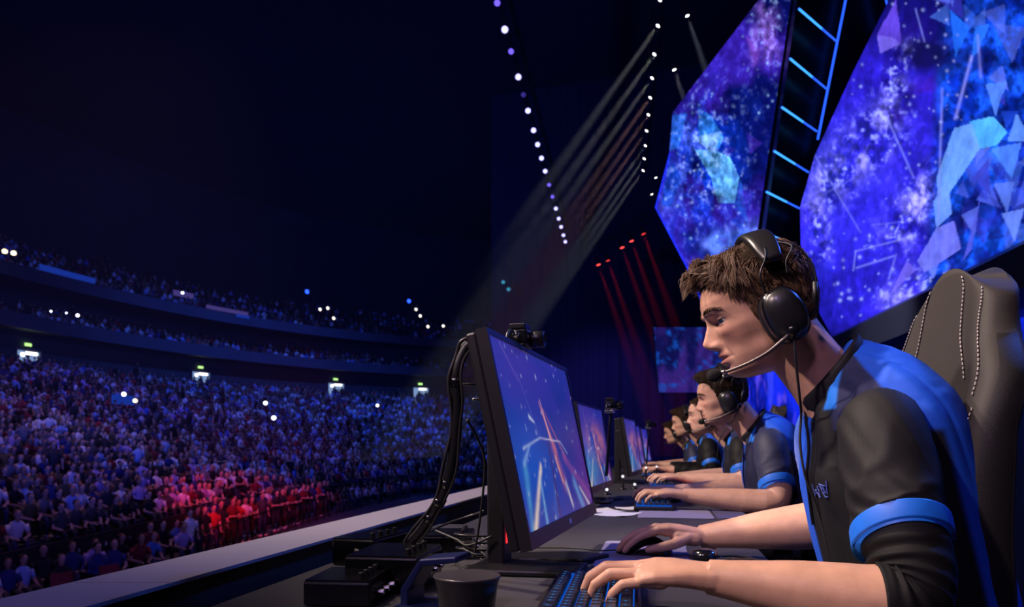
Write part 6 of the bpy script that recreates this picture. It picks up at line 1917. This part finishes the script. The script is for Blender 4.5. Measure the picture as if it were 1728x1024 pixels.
MB().box((.030, .004, .002), (.036, .006, .002)).build('key_blade', M['bright_metal'], ke)
MB().box((.012, -.012, .002), (.026, .006, .002)).build('key_blade', M['dark_metal'], ke)
q = P(1188, 950, desk_y(955)); pk = empty('puck', (q.x, q.y, DZ), RZ, 'round black puck between the mouse pad and the phone', 'device')
MB().lathe([(.022, .001), (.026, .006), (.026, .022), (.022, .030), (.010, .033), (.001, .033)], seg=28).build('puck_body', M['black_gloss'], pk, smooth=True)
MB().tube(catmull([(.02, .0, .02), (.07, .02, .018), (.13, .01, .006), (.19, -.03, .004)], 6), .003, 8).build('cable', M['black_rubber'], pk, smooth=True)

# little bright desk lights and bottles further along the row
M['led_white'] = emis('led_white', (.9, .85, 1.0), 1.5)
for i, (px, py, Y, lab) in enumerate([(1024, 835, 3.45, 'small white desk light below the second monitor'), (1051, 805, 3.85, 'pair of pale desk lights between second and third monitor'), (1090, 790, 5.1, 'pale desk light under the fourth monitor'), (1108, 788, 5.3, 'tiny white desk light near the far hands'), (1071, 824, 3.9, 'pinkish desk light on the dark desk')]):
    q = P(px, py, Y); r = empty('desk_light', (q.x, q.y, DZ), RZ, lab, 'light', 'small desk lights')
    MB().lathe([(.020, .001), (.022, .004), (.008, .008), (.006, max(q.z - DZ, .02) - .004)], seg=14).build('light_base', M['dark_metal'], r, smooth=True)
    MB().ellipsoid((0, 0, max(q.z - DZ, .02) + .004), (.007, .007, .007), seg=12, n=8).build('light_head', M['led_white'], r, smooth=True)

# ================================================================== gaming chairs
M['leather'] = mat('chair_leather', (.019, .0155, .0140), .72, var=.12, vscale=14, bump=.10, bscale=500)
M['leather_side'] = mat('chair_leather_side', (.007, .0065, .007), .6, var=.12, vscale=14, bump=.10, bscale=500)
M['stitch'] = mat('stitching', (.42, .38, .36), .7)
def gaming_chair(at, a, b, rz, label, lean=13.0, top=.305):
    c, s = math.cos(RZ), math.sin(RZ)
    r = empty('gaming_chair', (at[0] + a * c - b * s, at[1] + a * s + b * c, 0), RZ + rz, label, 'chair', 'gaming chairs of the players')
    H = CAMZ + top - .45
    vs = [0, .10, .22, .36, .50, .62, .70, .76, .80, .84, .89, .94, .975, 1.0]
    wsd = [.225, .245, .262, .270, .272, .270, .262, .246, .216, .182, .168, .160, .148, .095]
    nu, nv = 61, 70
    u = np.linspace(-1, 1, nu); vv = np.linspace(0, 1, nv)
    W_ = np.interp(vv, vs, wsd); ker = np.ones(3) / 3; W_[1:-1] = np.convolve(W_, ker, 'valid')
    bol = np.interp(vv, [0, .1, .3, .5, .66, .76, .84, .95, 1], [.03, .055, .065, .062, .052, .028, .012, .006, 0])
    def surf(uu, k):
        return bol[k] * sstep(.50, .88, np.abs(uu))
    Hh = lambda uu, v_: .45 + H * (v_ - .045 * sstep(.80, 1, np.array(v_)) * np.abs(uu) ** 2.2)
    tl = math.tan(math.radians(lean))
    def X(uu, k, front):
        z = vv[k]
        curve = .018 * math.sin(z * math.pi)
        base_ = H * z * tl - .04 - curve
        edge = (1 - np.abs(uu) ** 6) ** .5
        thick = .135 * (1 - .55 * z)
        return base_ - surf(uu, k) + (thick * .0 if front else thick) * 1.0 + (0.022 * (1 - edge) if front else -.022 * (1 - edge))
    fr = []; bk = []
    for k in range(nv):
        fr.append([(float(X(q, k, True)), float(q * W_[k]), float(Hh(q, vv[k]))) for q in u])
        bk.append([(float(X(q, k, False)), float(q * W_[k]), float(Hh(q, vv[k]))) for q in u])
    m_ = MB(); m_.rings([f_ + b_[::-1] for f_, b_ in zip(fr, bk)])
    me = m_.mesh('backrest', M['leather'], True); me.materials.append(M['leather_side'])
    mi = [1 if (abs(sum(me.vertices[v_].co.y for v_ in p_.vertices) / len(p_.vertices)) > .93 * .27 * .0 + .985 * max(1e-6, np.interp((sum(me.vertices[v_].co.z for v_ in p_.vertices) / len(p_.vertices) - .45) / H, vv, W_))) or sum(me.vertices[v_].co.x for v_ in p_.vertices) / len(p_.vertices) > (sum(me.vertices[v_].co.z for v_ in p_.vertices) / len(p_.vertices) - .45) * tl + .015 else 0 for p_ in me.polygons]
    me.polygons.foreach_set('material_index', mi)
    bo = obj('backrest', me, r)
    # stitched seams down both bolsters and the head section
    def seam(u0, ka, kb, both=True, off=0.0):
        for sg in ((-1, 1) if both else (-1,)):
            st = MB(); pp = []
            for k in np.linspace(ka, kb, int((kb - ka) * H * 1000 / 7)):
                kk = min(int(k * (nv - 1)), nv - 1)
                uu = sg * (u0(k) if callable(u0) else u0)
                x_ = float(np.interp(k, vv, [X(uu, j, True) for j in range(nv)])); w_ = float(np.interp(k, vv, W_))
                pp.append(Vector((x_ - .0030, uu * w_ + off, float(Hh(uu, k)))))
            for i in range(0, len(pp) - 1):
                d_ = pp[i + 1] - pp[i]
                st.tube([pp[i], pp[i] + d_ * .6], .0010, 5)
            tag(st.build('stitching', M['stitch'], bo), kind='stuff')
            MB().tube([p_ + Vector((.0018, .003, 0)) for p_ in pp[::3]], .0013, 5).build('seam', M['black_rubber'], bo)
    seam(lambda k: .50 + 0 * k, .76, .985); seam(.90, .72, .97)
    seam(lambda k: .50 + .10 * math.sin((k - .2) * 4), .10, .66); seam(.66, .10, .60); seam(.93, .10, .70)
    # cushion, arms, gas lift and star base
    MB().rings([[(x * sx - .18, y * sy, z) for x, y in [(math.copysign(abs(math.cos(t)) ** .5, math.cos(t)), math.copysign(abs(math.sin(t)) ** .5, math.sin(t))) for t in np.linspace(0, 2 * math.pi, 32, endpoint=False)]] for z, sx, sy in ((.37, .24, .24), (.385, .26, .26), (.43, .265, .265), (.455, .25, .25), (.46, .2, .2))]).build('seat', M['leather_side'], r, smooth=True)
    for sg in (-1, 1):
        ar = MB().box((-.20, sg * .315, .645), (.25, .085, .03)).build('armrest', M['black_rubber'], r, bevel=.01)
        MB().box((-.17, sg * .30, .50), (.06, .03, .27)).build('arm_post', M['black_plastic'], ar)
    MB().lathe([(.028, .10), (.028, .24), (.020, .24), (.020, .37)], (-.18, 0, 0), 18).build('gas_lift', M['dark_metal'], r, smooth=True)
    for k in range(5):
        a_ = 2 * math.pi * k / 5; d_ = Vector((math.cos(a_), math.sin(a_), 0)); o_ = Vector((-.18, 0, 0))
        lg = MB().tube([o_ + Vector((0, 0, .11)), o_ + d_ * .28 + Vector((0, 0, .075))], [.028, .018], 8).build('base_leg', M['black_plastic'], r)
        MB().lathe([(.020, -.012), (.027, -.010), (.027, .010), (.020, .012)], tuple(o_ + d_ * .28 + Vector((0, 0, .028))), 14, Matrix.Rotation(a_, 3, 'Z') @ Matrix.Rotation(math.radians(90), 3, 'X')).build('caster', M['black_rubber'], lg)
    return r
cl = ['dark brown stitched gaming chair behind the nearest player', 'gaming chair behind the second player', 'gaming chair behind the third player', 'gaming chair behind the fourth player', 'gaming chair behind the furthest player']
for i, at in enumerate(ats):
    gaming_chair(at, (.335 if i == 0 else .35), (.12 if i == 0 else .03), (.04 if i == 0 else 0.0), cl[i], 3.0, .305 if i == 0 else .22)
